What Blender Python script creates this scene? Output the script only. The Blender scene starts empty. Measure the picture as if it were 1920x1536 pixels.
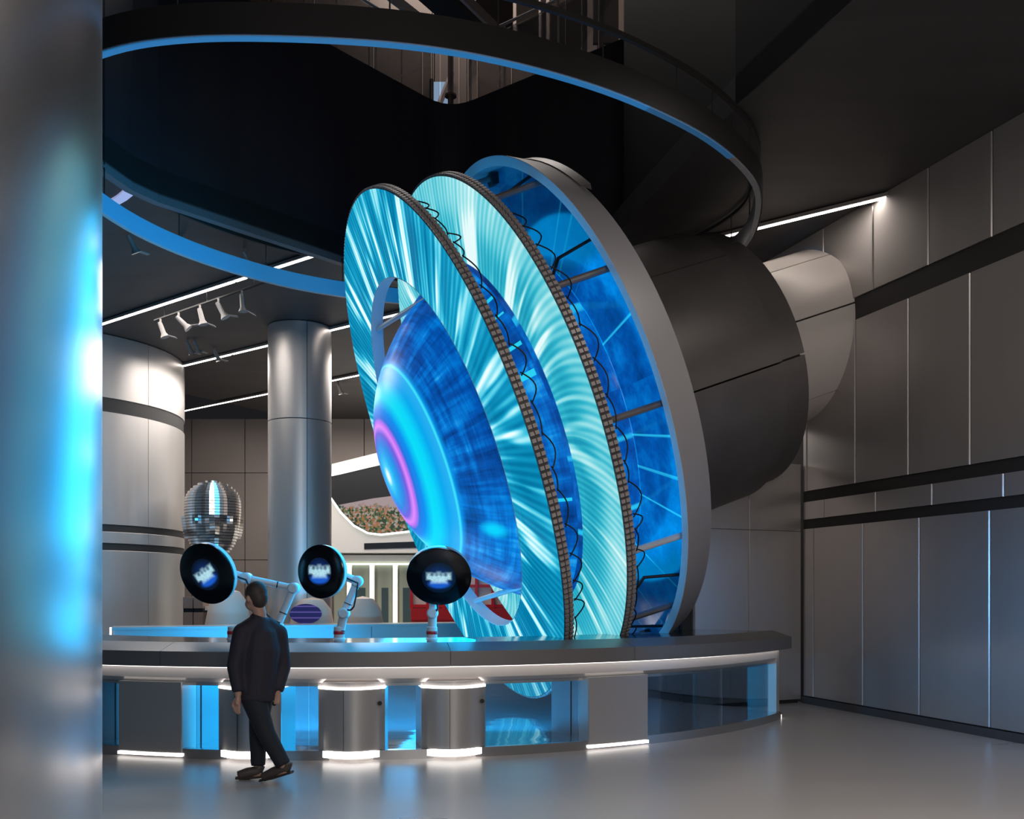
import bpy, math, random
import numpy as np
from mathutils import Vector, Matrix
random.seed(7)
PI = math.pi
S = bpy.context.scene
COL = S.collection

# ------------------------------------------------------------------ camera, world, lamps, exposure
EYE = 1.67
F, HY = 1800.0, 1108.0                       # focal length and horizon row in a 1920 x 1536 frame
cam_d = bpy.data.cameras.new('camera'); cam = bpy.data.objects.new('camera', cam_d); COL.objects.link(cam)
cam.location = (0, 0, EYE); cam.rotation_euler = (PI/2, 0, 0)
cam_d.sensor_width = 36.0; cam_d.lens = F*36.0/1920.0
cam_d.shift_y = (HY-768.0)/1920.0
cam_d.clip_end = 200
S.camera = cam
W = bpy.data.worlds.new('world'); S.world = W; W.use_nodes = True
W.node_tree.nodes['Background'].inputs[0].default_value = (0.011, 0.011, 0.013, 1)
W.node_tree.nodes['Background'].inputs[1].default_value = 1.0
S.view_settings.view_transform = 'Standard'; S.view_settings.look = 'None'
S.view_settings.exposure = 0.0; S.view_settings.gamma = 1.0
try: S.view_settings.use_curve_mapping = False
except Exception: pass

def area(name, loc, size, power, color=(1, .93, .87), rot=(0, 0, 0), sy=None, spread=None):
    d = bpy.data.lights.new(name, 'AREA'); d.energy = power; d.color = color
    d.shape = 'RECTANGLE'; d.size = size; d.size_y = sy or size
    if spread: d.spread = spread
    o = bpy.data.objects.new(name, d); COL.objects.link(o); o.location = loc; o.rotation_euler = rot
    return o
# added unseen fill lamps, over the visitor side and the hall at back left
area('lobby_fill', (3.2, 1.5, 6.7), 4.0, 430, sy=4.0, spread=math.radians(115))
area('lobby_fill', (3.4, 8.0, 6.7), 1.2, 45, sy=2.0)
area('lobby_fill', (-6.5, 16.5, 6.7), 3.0, 120, rot=(0, 0, 0))
area('lobby_fill', (-4.0, 23.0, 6.6), 6.0, 560)
area('mezzanine_fill', (-1.0, 20.5, 18.4), 6.0, 420, sy=3.0)  # added unseen fill that brightens the mezzanine

# added unseen lamps boost the LED wheel's throw, forward and back into the flange
AX = Vector((.89158, .29107, .34694)).normalized(); WC0 = Vector((-.9422, 12.6, 3.3997))
def wheel_fill(name, t, size, power, color, back=False):
    d = bpy.data.lights.new(name, 'AREA'); d.shape = 'DISK'; d.size = size; d.energy = power; d.color = color
    o = bpy.data.objects.new(name, d); COL.objects.link(o)
    z = -AX if back else AX
    o.location = WC0+AX*t; o.rotation_euler = z.to_track_quat('Z', 'Y').to_euler()
wheel_fill('wheel_front_fill', -.95, 6.2, 400, (.0, .45, .95))
bl_ = area('wall_blue_fill', (3.0, 4.0, 2.4), 1.0, 17, (.10, .45, 1.0), sy=1.0, spread=math.radians(34))  # added unseen source giving the lower right wall its blue sheen
bl_.rotation_euler = (Vector((3.0, 4.0, 2.4))-Vector((5.75, 9.9, 1.3))).to_track_quat('Z', 'Y').to_euler()
area('counter_blue_fill', (-1.2, 10.75, .70), 4.0, 170, (.02, .45, .95), rot=(math.radians(80), 0, math.radians(0)), sy=.05)  # added blue wash for the inner floor and rear counter front
bl_ = area('front_fill', (2.2, -3.5, 5.2), 4.0, 150, sy=2.0, spread=math.radians(120))  # unseen fill added behind the camera to brighten upright fronts
bl_.rotation_euler = (Vector((2.2, -3.5, 5.2))-Vector((0, 10.0, .8))).to_track_quat('Z', 'Y').to_euler()
wheel_fill('flange_fill', 1.0, 5.6, 240, (.0, .42, 1.0), True)  # added unseen lamp that turns the flange lip and struts blue

# ------------------------------------------------------------------ helpers
def px(x, y, Y):
    """the point at depth Y that lies along the direction of frame position (x, y)"""
    return Vector(((x-960)/F*Y, Y, EYE-(y-HY)/F*Y))

class MB:
    def __init__(s): s.v = []; s.f = []; s.sm = []
    def add(s, vs, fs, smooth=False):
        o = len(s.v); s.v += [tuple(v) for v in vs]; s.f += [tuple(i+o for i in f) for f in fs]; s.sm += [smooth]*len(fs)
        return s
    def box(s, a, b, M=None):
        x0, y0, z0 = a; x1, y1, z1 = b
        v = [Vector(p) for p in ((x0,y0,z0),(x1,y0,z0),(x1,y1,z0),(x0,y1,z0),(x0,y0,z1),(x1,y0,z1),(x1,y1,z1),(x0,y1,z1))]
        if M is not None: v = [M @ p for p in v]
        return s.add(v, [(0,3,2,1),(4,5,6,7),(0,1,5,4),(1,2,6,5),(2,3,7,6),(3,0,4,7)])
    def prism(s, poly, h0, h1, M=None):
        n = len(poly)
        v = [Vector((p[0], p[1], h0)) for p in poly]+[Vector((p[0], p[1], h1)) for p in poly]
        if M is not None: v = [M @ p for p in v]
        f = [tuple(range(n-1, -1, -1)), tuple(range(n, 2*n))]
        f += [(i, (i+1) % n, n+(i+1) % n, n+i) for i in range(n)]
        return s.add(v, f)
    def tube(s, pts, rad, n=10, closed=False, cap=True, smooth=True, sx=1.0, sy=1.0):
        pts = [Vector(p) for p in pts]; m = len(pts)
        rad = rad if isinstance(rad, (list, tuple)) else [rad]*m
        up = None; vs = []
        for i in range(m):
            if closed: t = pts[(i+1) % m]-pts[i-1]
            else: t = pts[min(i+1, m-1)]-pts[max(i-1, 0)]
            t.normalize()
            if up is None:
                up = Vector((0, 0, 1)) if abs(t.z) < .9 else Vector((0, 1, 0))
            a = (up-t*up.dot(t)); a.normalize(); b = t.cross(a); up = a
            for k in range(n):
                an = 2*PI*k/n
                vs.append(pts[i]+(a*math.cos(an)*sx+b*math.sin(an)*sy)*rad[i])
        fs = []
        for i in range(m if closed else m-1):
            j = (i+1) % m
            for k in range(n):
                k2 = (k+1) % n
                fs.append((i*n+k, i*n+k2, j*n+k2, j*n+k))
        s.add(vs, fs, smooth)
        if cap and not closed:
            o = len(s.v)-len(vs)
            s.f.append(tuple(o+k for k in range(n-1, -1, -1))); s.sm.append(False)
            s.f.append(tuple(o+(m-1)*n+k for k in range(n))); s.sm.append(False)
        return s
    def lathe(s, prof, n=64, a0=0.0, a1=2*PI, M=None, smooth=True, closed_prof=False, sharp=()):
        """revolve (r, z) profile about local z"""
        full = abs(a1-a0-2*PI) < 1e-6
        na = n if full else n+1; m = len(prof); vs = []
        for i in range(na):
            an = a0+(a1-a0)*i/n
            for (r, z) in prof:
                p = Vector((r*math.cos(an), r*math.sin(an), z)); vs.append(M @ p if M is not None else p)
        fs = []
        for i in range(n):
            j = (i+1) % na
            for k in range(m if closed_prof else m-1):
                l = (k+1) % m
                fs.append((i*m+k, j*m+k, j*m+l, i*m+l))
        s.add(vs, fs, smooth)
        if closed_prof and not full:
            o = len(s.v)-len(vs)
            s.f.append(tuple(o+k for k in range(m))); s.sm.append(False)
            s.f.append(tuple(o+(na-1)*m+k for k in range(m-1, -1, -1))); s.sm.append(False)
        return s
    def sphere(s, c, r, n=14, sc=(1, 1, 1)):
        vs = []; m = n//2
        for i in range(m+1):
            th = PI*i/m
            for k in range(n):
                ph = 2*PI*k/n
                vs.append((c[0]+r*sc[0]*math.sin(th)*math.cos(ph), c[1]+r*sc[1]*math.sin(th)*math.sin(ph), c[2]+r*sc[2]*math.cos(th)))
        fs = [(i*n+k, (i+1)*n+k, (i+1)*n+(k+1) % n, i*n+(k+1) % n) for i in range(m) for k in range(n)]
        return s.add(vs, fs, True)
    def build(s, name, mat=None, parent=None, auto=35):
        me = bpy.data.meshes.new(name); me.from_pydata(s.v, [], s.f); me.update()
        me.polygons.foreach_set('use_smooth', s.sm)
        if auto and any(s.sm):
            try: me.set_sharp_from_angle(angle=math.radians(auto))
            except Exception: pass
        if mat: me.materials.append(mat)
        o = bpy.data.objects.new(name, me); COL.objects.link(o)
        if parent: o.parent = parent
        return o

def tag(o, label=None, cat=None, group=None, kind=None):
    if label: o['label'] = label
    if cat: o['category'] = cat
    if group: o['group'] = group
    if kind: o['kind'] = kind
    return o
def thing(name, label, cat, loc=(0, 0, 0), rz=0.0, group=None, M=None, kind=None):
    o = bpy.data.objects.new(name, None); COL.objects.link(o); o.empty_display_size = .2
    if M is not None: o.matrix_world = M
    else: o.location = loc; o.rotation_euler = (0, 0, rz)
    return tag(o, label, cat, group, kind)
def struct(name, mb, mat): return tag(mb.build(name, mat), kind='structure')
def struct_empty(name, M=None):
    o = bpy.data.objects.new(name, None); COL.objects.link(o)
    if M is not None: o.matrix_world = M
    o['kind'] = 'structure'; return o

# ------------------------------------------------------------------ materials
MATS = {}
def mat(name, color=(.5, .5, .5), rough=.5, metal=0.0, emit=None, es=0.0, spec=.5):
    m = bpy.data.materials.new(name); m.use_nodes = True
    b = m.node_tree.nodes['Principled BSDF']
    b.inputs['Base Color'].default_value = (*color, 1); b.inputs['Roughness'].default_value = rough
    b.inputs['Metallic'].default_value = metal; b.inputs['Specular IOR Level'].default_value = spec
    if emit: b.inputs['Emission Color'].default_value = (*emit, 1); b.inputs['Emission Strength'].default_value = es
    MATS[name] = m; return m
class N:
    """small node-graph writer"""
    def __init__(s, m): s.t = m.node_tree; s.n = s.t.nodes; s.l = s.t.links
    def new(s, typ, **kw):
        n = s.n.new(typ)
        for k, v in kw.items(): setattr(n, k, v)
        return n
    def put(s, sock, v):
        if isinstance(v, bpy.types.NodeSocket): s.l.new(v, sock)
        elif isinstance(v, (int, float)): sock.default_value = v
        else: sock.default_value = v
    def math(s, op, a, b=0.0, c=0.0, clamp=False):
        n = s.new('ShaderNodeMath', operation=op, use_clamp=clamp)
        for i, v in enumerate((a, b, c)): s.put(n.inputs[i], v)
        return n.outputs[0]
    def obj(s): return s.new('ShaderNodeTexCoord').outputs['Object']
    def sep(s, v):
        n = s.new('ShaderNodeSeparateXYZ'); s.l.new(v, n.inputs[0]); return n.outputs
    def comb(s, x=0.0, y=0.0, z=0.0):
        n = s.new('ShaderNodeCombineXYZ')
        for i, v in enumerate((x, y, z)): s.put(n.inputs[i], v)
        return n.outputs[0]
    def noise(s, vec, scale=1.0, detail=2.0, rough=.5):
        n = s.new('ShaderNodeTexNoise'); s.l.new(vec, n.inputs['Vector'])
        n.inputs['Scale'].default_value = scale; n.inputs['Detail'].default_value = detail; n.inputs['Roughness'].default_value = rough
        return n.outputs['Fac']
    def ramp(s, fac, stops, interp='LINEAR'):
        n = s.new('ShaderNodeValToRGB'); r = n.color_ramp; r.interpolation = interp
        while len(r.elements) < len(stops): r.elements.new(.5)
        for e, (p, c) in zip(r.elements, stops):
            e.position = p; e.color = (*c, 1) if len(c) == 3 else c
        s.put(n.inputs[0], fac); return n.outputs[0]
    def mix(s, fac, a, b, mode='MIX'):
        n = s.new('ShaderNodeMix', data_type='RGBA', blend_type=mode)
        s.put(n.inputs[0], fac)
        for i, v in ((6, a), (7, b)):
            if isinstance(v, tuple): n.inputs[i].default_value = (*v, 1)
            else: s.put(n.inputs[i], v)
        return n.outputs[2]
    def smooth(s, v, a, b):
        n = s.new('ShaderNodeMapRange', interpolation_type='SMOOTHSTEP')
        s.put(n.inputs[0], v); n.inputs[1].default_value = a; n.inputs[2].default_value = b
        return n.outputs[0]
    def bsdf(s): return s.n['Principled BSDF']
def bump(m, scale, strength, stretch=(1, 1, 1), dist=.01, detail=3):
    g = N(m); o = g.obj()
    mp = g.new('ShaderNodeMapping'); mp.inputs['Scale'].default_value = stretch; g.l.new(o, mp.inputs[0])
    f = g.noise(mp.outputs[0], scale, detail)
    b = g.new('ShaderNodeBump'); b.inputs['Strength'].default_value = strength; b.inputs['Distance'].default_value = dist
    g.l.new(f, b.inputs['Height']); g.l.new(b.outputs[0], g.bsdf().inputs['Normal'])
def vary(m, c0, c1, scale, stretch=(1, 1, 1), rough=None, detail=4):
    g = N(m); o = g.obj()
    mp = g.new('ShaderNodeMapping'); mp.inputs['Scale'].default_value = stretch; g.l.new(o, mp.inputs[0])
    f = g.noise(mp.outputs[0], scale, detail)
    g.l.new(g.ramp(f, [(.3, c0), (.7, c1)]), g.bsdf().inputs['Base Color'])
    if rough:
        r = g.new('ShaderNodeMapRange'); g.l.new(f, r.inputs[0]); r.inputs[1].default_value = .3; r.inputs[2].default_value = .7
        r.inputs[3].default_value, r.inputs[4].default_value = rough; g.l.new(r.outputs[0], g.bsdf().inputs['Roughness'])

concrete = mat('polished_concrete', (.34, .32, .31), .3); vary(concrete, (.335, .315, .305), (.365, .345, .335), .5, (1, 2.5, 1), (.27, .33))
panel_m = mat('wall_metal_panel', (.44, .41, .395), .36, .62); vary(panel_m, (.43, .40, .385), (.45, .42, .405), 1.5, (3, 3, .15), (.34, .38))
steel = mat('brushed_steel', (.54, .51, .49), .38, .6); vary(steel, (.53, .50, .48), (.55, .52, .5), 2.0, (3, 3, .15), (.36, .4))
gloss_steel = mat('polished_column_steel', (.62, .60, .60), .23, .98); vary(gloss_steel, (.61, .59, .59), (.63, .61, .61), 1.2, (3, 3, .2), (.225, .235))
band_m = mat('black_band', (.022, .02, .019), .6)
ceil_m = mat('dark_ceiling', (.05, .047, .047), .55); vary(ceil_m, (.042, .04, .04), (.058, .054, .054), .5, (1, 6, 1))
void_m = mat('dark_atrium_cladding', (.03, .028, .036), .42, .2); vary(void_m, (.024, .023, .032), (.036, .031, .034), .8, (3, 3, .1))
drum_m = mat('barrel_shell', (.17, .155, .15), .42, .55); vary(drum_m, (.15, .138, .133), (.19, .172, .166), 1.5, (1, 1, 1), (.38, .46))
flange_m = mat('flange_shell', (.42, .40, .41), .45, .3)
halo_m = mat('halo_enamel', (.40, .42, .44), .4, .1)
lip_m = mat('white_lip', (.8, .8, .8), .5)
rim_m = mat('module_housing', (.08, .07, .07), .5)
bead_m = mat('module_beads', (.50, .44, .42), .4, .3)
black = mat('black_plastic', (.008, .009, .011), .35)
cable_m = mat('black_cable', (.006, .007, .01), .6)
grey_pipe = mat('grey_pipe', (.22, .20, .20), .4, .5)
blue_pipe = mat('painted_strut', (.7, .75, .78), .4, .1)
counter_m = mat('counter_fascia', (.20, .19, .19), .38, .4)
apron_m = mat('counter_apron', (.66, .62, .60), .35, .5)
top_m = mat('dark_counter_top', (.02, .022, .026), .12)
ped_m = mat('pedestal_steel', (.52, .50, .49), .34, .65)
ped_side = mat('pedestal_side', (.6, .6, .6), .3, .7)
led_white = mat('white_led', (1, 1, 1), .5, emit=(1, .93, .88), es=3.2)
led_strip = mat('ceiling_led', (1, 1, 1), .5, emit=(1, .90, .82), es=11.0)
led_soft = mat('soft_white_led', (1, 1, 1), .5, emit=(.95, 1, .88), es=1.6)
robot_m = mat('robot_white', (.62, .6, .6), .35)
red_m = mat('red_paint', (.5, .012, .02), .4)
cream = mat('cream_shell', (.75, .58, .48), .5)
white_m = mat('white_panel', (.7, .68, .64), .5)
brown = mat('brown_cabinet', (.22, .15, .12), .6)
chrome = mat('mirror_metal', (.80, .76, .73), .16, .9)
back_m = mat('back_wall_panel', (.34, .295, .275), .5, .3)
greenish = mat('green_grey_door', (.32, .34, .27), .4)
lens_black = mat('screen_black', (.003, .004, .006), .18)
mezz_m = mat('brown_mezzanine_panel', (.16, .12, .10), .4, .3)
beam_m = mat('pale_beam', (.45, .36, .33), .5)
win_m = mat('window_sky', (.1, .1, .1), .4, emit=(.35, .55, .8), es=.75)
spot_m = mat('spotlight_shell', (.26, .24, .23), .4, .2)
blue_lit = mat('blue_lit_pane', (.18, .25, .33), .3, .2)  # blue light falling on the pier panes, painted into their colour

def glass_mat(name, tint, refl=.12, rough=.02):
    m = bpy.data.materials.new(name); m.use_nodes = True; g = N(m); g.n.remove(g.bsdf())
    tr = g.new('ShaderNodeBsdfTransparent'); tr.inputs[0].default_value = (*tint, 1)
    gl = g.new('ShaderNodeBsdfGlossy'); gl.inputs['Roughness'].default_value = rough
    fr = g.new('ShaderNodeFresnel'); fr.inputs[0].default_value = 1.45
    f2 = g.math('MULTIPLY', fr.outputs[0], refl/.04*.6, clamp=True)
    mx = g.new('ShaderNodeMixShader'); g.l.new(f2, mx.inputs[0]); g.l.new(tr.outputs[0], mx.inputs[1]); g.l.new(gl.outputs[0], mx.inputs[2])
    g.l.new(mx.outputs[0], g.n['Material Output'].inputs[0]); return m
glass = glass_mat('counter_glass', (.80, .86, .9), .05)
glass_dark = glass_mat('balustrade_glass', (.8, .8, .82), .05)

# inner floor: dark mirror with a slight ripple
pool_m = mat('rippled_mirror_floor', (.40, .45, .50), .06, .55)
g = N(pool_m); o_ = g.obj(); mp = g.new('ShaderNodeMapping'); mp.inputs['Scale'].default_value = (.35, 1.6, 1); g.l.new(o_, mp.inputs[0])
f_ = g.noise(mp.outputs[0], 1.3, 1.5)
bp = g.new('ShaderNodeBump'); bp.inputs['Strength'].default_value = .25; bp.inputs['Distance'].default_value = .03
g.l.new(f_, bp.inputs['Height']); g.l.new(bp.outputs[0], g.bsdf().inputs['Normal'])

def emissive(name, gloss=.0, rough=.2):
    m = bpy.data.materials.new(name); m.use_nodes = True; g = N(m); b = g.bsdf()
    b.inputs['Base Color'].default_value = (.01, .015, .02, 1); b.inputs['Roughness'].default_value = rough
    b.inputs['Specular IOR Level'].default_value = gloss
    return m, g
def polar(g):
    s_ = g.sep(g.obj()); r = g.math('SQRT', g.math('ADD', g.math('MULTIPLY', s_[0], s_[0]), g.math('MULTIPLY', s_[1], s_[1])))
    return s_, r, g.math('ARCTAN2', s_[1], s_[0])
def led_ring(name, minty, swirl, seed, strength):
    """radial light strokes of an LED mesh ring, drawn in the ring's own polar coordinates"""
    m, g = emissive(name); s_, r, th = polar(g)
    # strokes lean with the radius on one side of the ring
    rn = g.math('DIVIDE', g.math('SUBTRACT', r, 2.34), 1.0)
    lean = g.math('MULTIPLY', g.math('MULTIPLY', rn, rn), swirl)
    th2 = g.math('ADD', th, lean)
    c, s = g.math('COSINE', th2), g.math('SINE', th2)
    v1 = g.comb(g.math('MULTIPLY', c, 9.0), g.math('MULTIPLY', s, 9.0), g.math('ADD', g.math('MULTIPLY', r, .5), seed))
    v2 = g.comb(g.math('MULTIPLY', c, 20.0), g.math('MULTIPLY', s, 20.0), g.math('ADD', g.math('MULTIPLY', r, .35), seed+3))
    v3 = g.comb(g.math('MULTIPLY', c, 1.6), g.math('MULTIPLY', s, 1.6), g.math('ADD', g.math('MULTIPLY', r, .8), seed+9))
    n1, n2, n3 = g.noise(v1, 1.0, 1.0), g.noise(v2, 1.0, 1.0), g.noise(v3, 1.0, 2.0)
    fine = g.math('MULTIPLY_ADD', g.math('SINE', g.math('MULTIPLY', th2, 190.0)), .5, .5)
    if minty:
        calm = g.smooth(rn, .25, .8)
    else: calm = g.math('MULTIPLY', g.smooth(rn, .3, 1.0), .35)
    keep = g.math('SUBTRACT', 1.0, g.math('MULTIPLY', calm, .75))
    a = g.math('MULTIPLY', g.math('MULTIPLY', g.smooth(n1, .50, .66), .75), keep)
    b = g.math('MULTIPLY', g.math('MULTIPLY', g.smooth(n2, .50, .70), .45), keep)
    d = g.math('MULTIPLY', g.math('SUBTRACT', n3, .45), .9)
    e = g.math('MULTIPLY', fine, .22)
    val = g.math('ADD', g.math('ADD', a, b), g.math('ADD', d, e))
    val = g.math('ADD', val, g.math('MULTIPLY', calm, .35 if minty else .08), clamp=True)
    if minty:
        col = g.ramp(val, [(0, (.01, .30, .46)), (.28, (.03, .46, .60)), (.55, (.18, .66, .74)), (.85, (.50, .86, .88)), (1, (.8, .97, .97))])
    else:
        col = g.ramp(val, [(0, (.0, .17, .34)), (.3, (.004, .30, .52)), (.55, (.05, .55, .74)), (.82, (.42, .86, .93)), (1, (.85, .98, 1))])
    b_ = g.bsdf(); g.l.new(col, b_.inputs['Emission Color']); b_.inputs['Emission Strength'].default_value = strength
    tr = g.new('ShaderNodeBsdfTransparent'); mx = g.new('ShaderNodeMixShader'); mx.inputs[0].default_value = .10
    g.l.new(b_.outputs[0], mx.inputs[1]); g.l.new(tr.outputs[0], mx.inputs[2]); g.l.new(mx.outputs[0], g.n['Material Output'].inputs[0])
    return m
ring1_led = led_ring('front_led_mesh', False, .0, 1.3, 1.15)
ring2_led = led_ring('rear_led_mesh', True, -.06, 5.1, 1.1)

DOME_B, DOME_T, DOME_H, DOME_P = 2.30, .81, 1.51, 2.38
dome_led, g = emissive('dome_screen', .4, .3)
s_, r, th = polar(g)
rb = g.math('DIVIDE', r, DOME_B, clamp=True)
c, s = g.math('COSINE', th), g.math('SINE', th)
base = g.ramp(rb, [(0, (1, 1, 1)), (.025, (.75, .95, 1)), (.06, (.05, .62, .95)), (.12, (.0, .40, .85)), (.19, (.02, .22, .78)), (.245, (.16, .10, .72)),
                   (.282, (.75, .25, .95)), (.300, (.55, .16, .9)), (.325, (.02, .16, .72)), (.37, (.0, .26, .85)), (.43, (.0, .72, .92)), (.47, (.0, .66, .93)),
                   (.52, (.0, .38, .85)), (.57, (.02, .42, .86)), (.578, (.05, .80, .98)), (.590, (.0, .30, .80)), (.66, (.0, .13, .60)), (1, (.0, .10, .55))])
gx = g.comb(g.math('MULTIPLY', c, 14.0), g.math('MULTIPLY', s, 14.0), g.math('MULTIPLY', r, 1.2))
gy = g.comb(g.math('MULTIPLY', c, 1.5), g.math('MULTIPLY', s, 1.5), g.math('MULTIPLY', r, 15.0))
gz = g.comb(g.math('MULTIPLY', c, 4.0), g.math('MULTIPLY', s, 4.0), g.math('MULTIPLY', r, 3.0))
web = g.math('ADD', g.math('MULTIPLY', g.noise(gx, 1.0, 3.0, .7), .5), g.math('MULTIPLY', g.noise(gy, 1.0, 3.0, .7), .5))
web = g.math('ADD', web, g.math('MULTIPLY', g.math('SUBTRACT', g.noise(gz, 1.0, 3.0), .5), .55))
webc = g.ramp(web, [(.32, (.0, .03, .18)), (.47, (.0, .085, .42)), (.60, (.0, .20, .68)), (.75, (.03, .44, .88))])
fac = g.smooth(r, 1.34, 1.42)
col = g.mix(fac, base, webc)
dx, dy = g.math('SUBTRACT', s_[0], -1.29), g.math('SUBTRACT', s_[1], -1.06)
dd = g.math('SQRT', g.math('ADD', g.math('MULTIPLY', dx, dx), g.math('MULTIPLY', dy, dy)))
col = g.mix(g.math('SUBTRACT', 1.0, g.smooth(dd, .03, .16)), col, (.0, .62, .95))
hoop = g.math('MULTIPLY', g.smooth(r, 2.02, 2.04), g.math('SUBTRACT', 1.0, g.smooth(r, 2.10, 2.12)))
col = g.mix(g.math('MULTIPLY', hoop, g.math('SUBTRACT', 1.0, g.smooth(s_[0], -1.75, -1.5))), col, (.0, .60, .92))
g.l.new(col, g.bsdf().inputs['Emission Color']); g.bsdf().inputs['Emission Strength'].default_value = 1.0

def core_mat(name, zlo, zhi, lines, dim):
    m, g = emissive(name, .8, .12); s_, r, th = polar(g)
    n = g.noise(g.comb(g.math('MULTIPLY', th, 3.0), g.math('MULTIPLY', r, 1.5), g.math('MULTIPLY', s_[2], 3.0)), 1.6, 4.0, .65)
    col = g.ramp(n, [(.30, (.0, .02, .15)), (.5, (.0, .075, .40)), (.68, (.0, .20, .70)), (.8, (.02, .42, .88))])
    # bright lines at uneven angles; on the back plate, painted reflections of the rings
    streak = g.noise(g.comb(g.math('MULTIPLY', th, lines), 0.0, 0.0), 1.0, 1.0)
    col = g.mix(g.smooth(streak, .61, .68), col, (.02, .55, .92))
    # the back plate's painted glow darkens across the top and bottom of the wheel
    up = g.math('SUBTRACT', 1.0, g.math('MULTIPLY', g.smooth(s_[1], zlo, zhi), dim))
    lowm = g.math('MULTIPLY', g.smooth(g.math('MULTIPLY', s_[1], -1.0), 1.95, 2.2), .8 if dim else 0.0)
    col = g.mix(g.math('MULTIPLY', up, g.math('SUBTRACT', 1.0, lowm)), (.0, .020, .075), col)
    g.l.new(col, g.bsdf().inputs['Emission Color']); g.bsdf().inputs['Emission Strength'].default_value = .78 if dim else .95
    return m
core1 = core_mat('core_screen', 9, 10, 7.0, 0.0)
core2 = core_mat('back_plate_glow', 1.35, 1.55, 24.0, .8)  # reflective plate; the rings' light on it is painted in as emission

flower, g = emissive('flower_video', .3)
v_ = g.new('ShaderNodeTexVoronoi'); g.l.new(g.obj(), v_.inputs['Vector']); v_.inputs['Scale'].default_value = 20.0
n_ = g.noise(g.obj(), 5.0, 4.0)
hue = g.new('ShaderNodeSeparateColor'); g.l.new(v_.outputs['Color'], hue.inputs[0])
colr = g.ramp(hue.outputs[0], [(0, (.03, .06, .02)), (.3, (.10, .14, .05)), (.5, (.36, .16, .06)), (.7, (.45, .22, .15)), (.85, (.38, .34, .30)), (1, (.05, .03, .03))], 'CONSTANT')
zz = g.sep(g.obj())[2]
colr = g.mix(g.smooth(g.math('ADD', zz, g.math('MULTIPLY', n_, .5)), 4.08, 4.2), colr, (.42, .32, .32))
g.l.new(colr, g.bsdf().inputs['Emission Color']); g.bsdf().inputs['Emission Strength'].default_value = .85

disp, g = emissive('arm_display', .5, .15)
s_ = g.sep(g.obj())
def blob(cx, cy, rx, ry):
    a = g.math('DIVIDE', g.math('SUBTRACT', s_[0], cx), rx); b = g.math('DIVIDE', g.math('SUBTRACT', s_[1], cy), ry)
    return g.math('SUBTRACT', 1.0, g.smooth(g.math('SQRT', g.math('ADD', g.math('MULTIPLY', a, a), g.math('MULTIPLY', b, b))), .55, 1.1))
def bar(cx, cy, hx, hy, e=.028):
    a = g.math('SUBTRACT', g.math('ABSOLUTE', g.math('SUBTRACT', s_[0], cx)), hx); b = g.math('SUBTRACT', g.math('ABSOLUTE', g.math('SUBTRACT', s_[1], cy)), hy)
    return g.math('SUBTRACT', 1.0, g.smooth(g.math('MAXIMUM', a, b), -e, e))
wl = g.math('ADD', bar(0, .0, .115, .012), bar(0, -.028, .078, .03))
wl = g.math('ADD', wl, g.math('ADD', bar(-.105, .025, .016, .03), bar(.105, .025, .016, .03)))
wl = g.math('ADD', wl, g.math('ADD', g.math('ADD', bar(-.045, .03, .008, .02), bar(.045, .03, .008, .02)), bar(0, .035, .008, .03)), clamp=True)
grain = g.math('MULTIPLY_ADD', g.noise(g.obj(), 60.0, 3.0), .9, .45)
bl = blob(0, -.075, .13, .06)
rad = g.math('SQRT', g.math('ADD', g.math('MULTIPLY', s_[0], s_[0]), g.math('MULTIPLY', s_[1], s_[1])))
cc = g.mix(g.math('SUBTRACT', 1.0, g.smooth(rad, .06, .185)), (.0, .002, .008), (.003, .018, .10))
cc = g.mix(g.math('MULTIPLY', bl, .8), cc, (.01, .12, .70))
cc = g.mix(g.math('MULTIPLY', wl, grain), cc, (.45, .75, .85))
g.l.new(cc, g.bsdf().inputs['Emission Color']); g.bsdf().inputs['Emission Strength'].default_value = 1.0

oval, g = emissive('oval_screen', .4)
w_ = g.math('SINE', g.math('MULTIPLY', g.sep(g.obj())[2], 60.0))
g.l.new(g.ramp(w_, [(.0, (.015, .012, .08)), (.8, (.03, .02, .13)), (1, (.12, .09, .32))]), g.bsdf().inputs['Emission Color'])
g.bsdf().inputs['Emission Strength'].default_value = 1.0

# ------------------------------------------------------------------ setting: floor, ceiling, walls
mb = MB(); mb.box((-14, -4, -.2), (9, 34, 0)); struct('floor', mb, concrete)
CZ = 6.9
# opening in the ceiling (atrium void), outline counter-clockwise seen from above
UL = Vector((.65, .76, 0)).normalized(); UR = Vector((.79, -.613, 0)).normalized()
P0 = Vector((-3.02, 14.6, 0))
def along(P, U, s): return P+U*s
corner = Vector((-1.10, 16.85, 0))
# rounded far corner of the atrium walls
ca, cb = corner-UL*.55, corner+UR*.55
rc = [ca+(corner-ca)*(2*t*(1-t))+(cb-ca)*(t*t) for t in (0, .2, .4, .6, .8, 1)]
rc = [ca*(1-t)**2+corner*2*t*(1-t)+cb*t*t for t in (0, .17, .33, .5, .67, .83, 1)]
far_left = Vector((-4.67, 12.67, 0))
left_run = [Vector((-4.55, 3.0, 0)), Vector((-5.0, 8.5, 0)), Vector((-5.05, 10.6, 0)), Vector((-4.98, 11.72, 0)), Vector((-4.86, 12.3, 0)), far_left]
right_run = [cb, Vector((1.35, 14.95, 0)), Vector((1.62, 13.7, 0)), Vector((2.42, 10.4, 0)), Vector((3.1, 8.3, 0)), Vector((3.6, 3.0, 0))]
opening = left_run+rc+right_run[1:]
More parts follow.
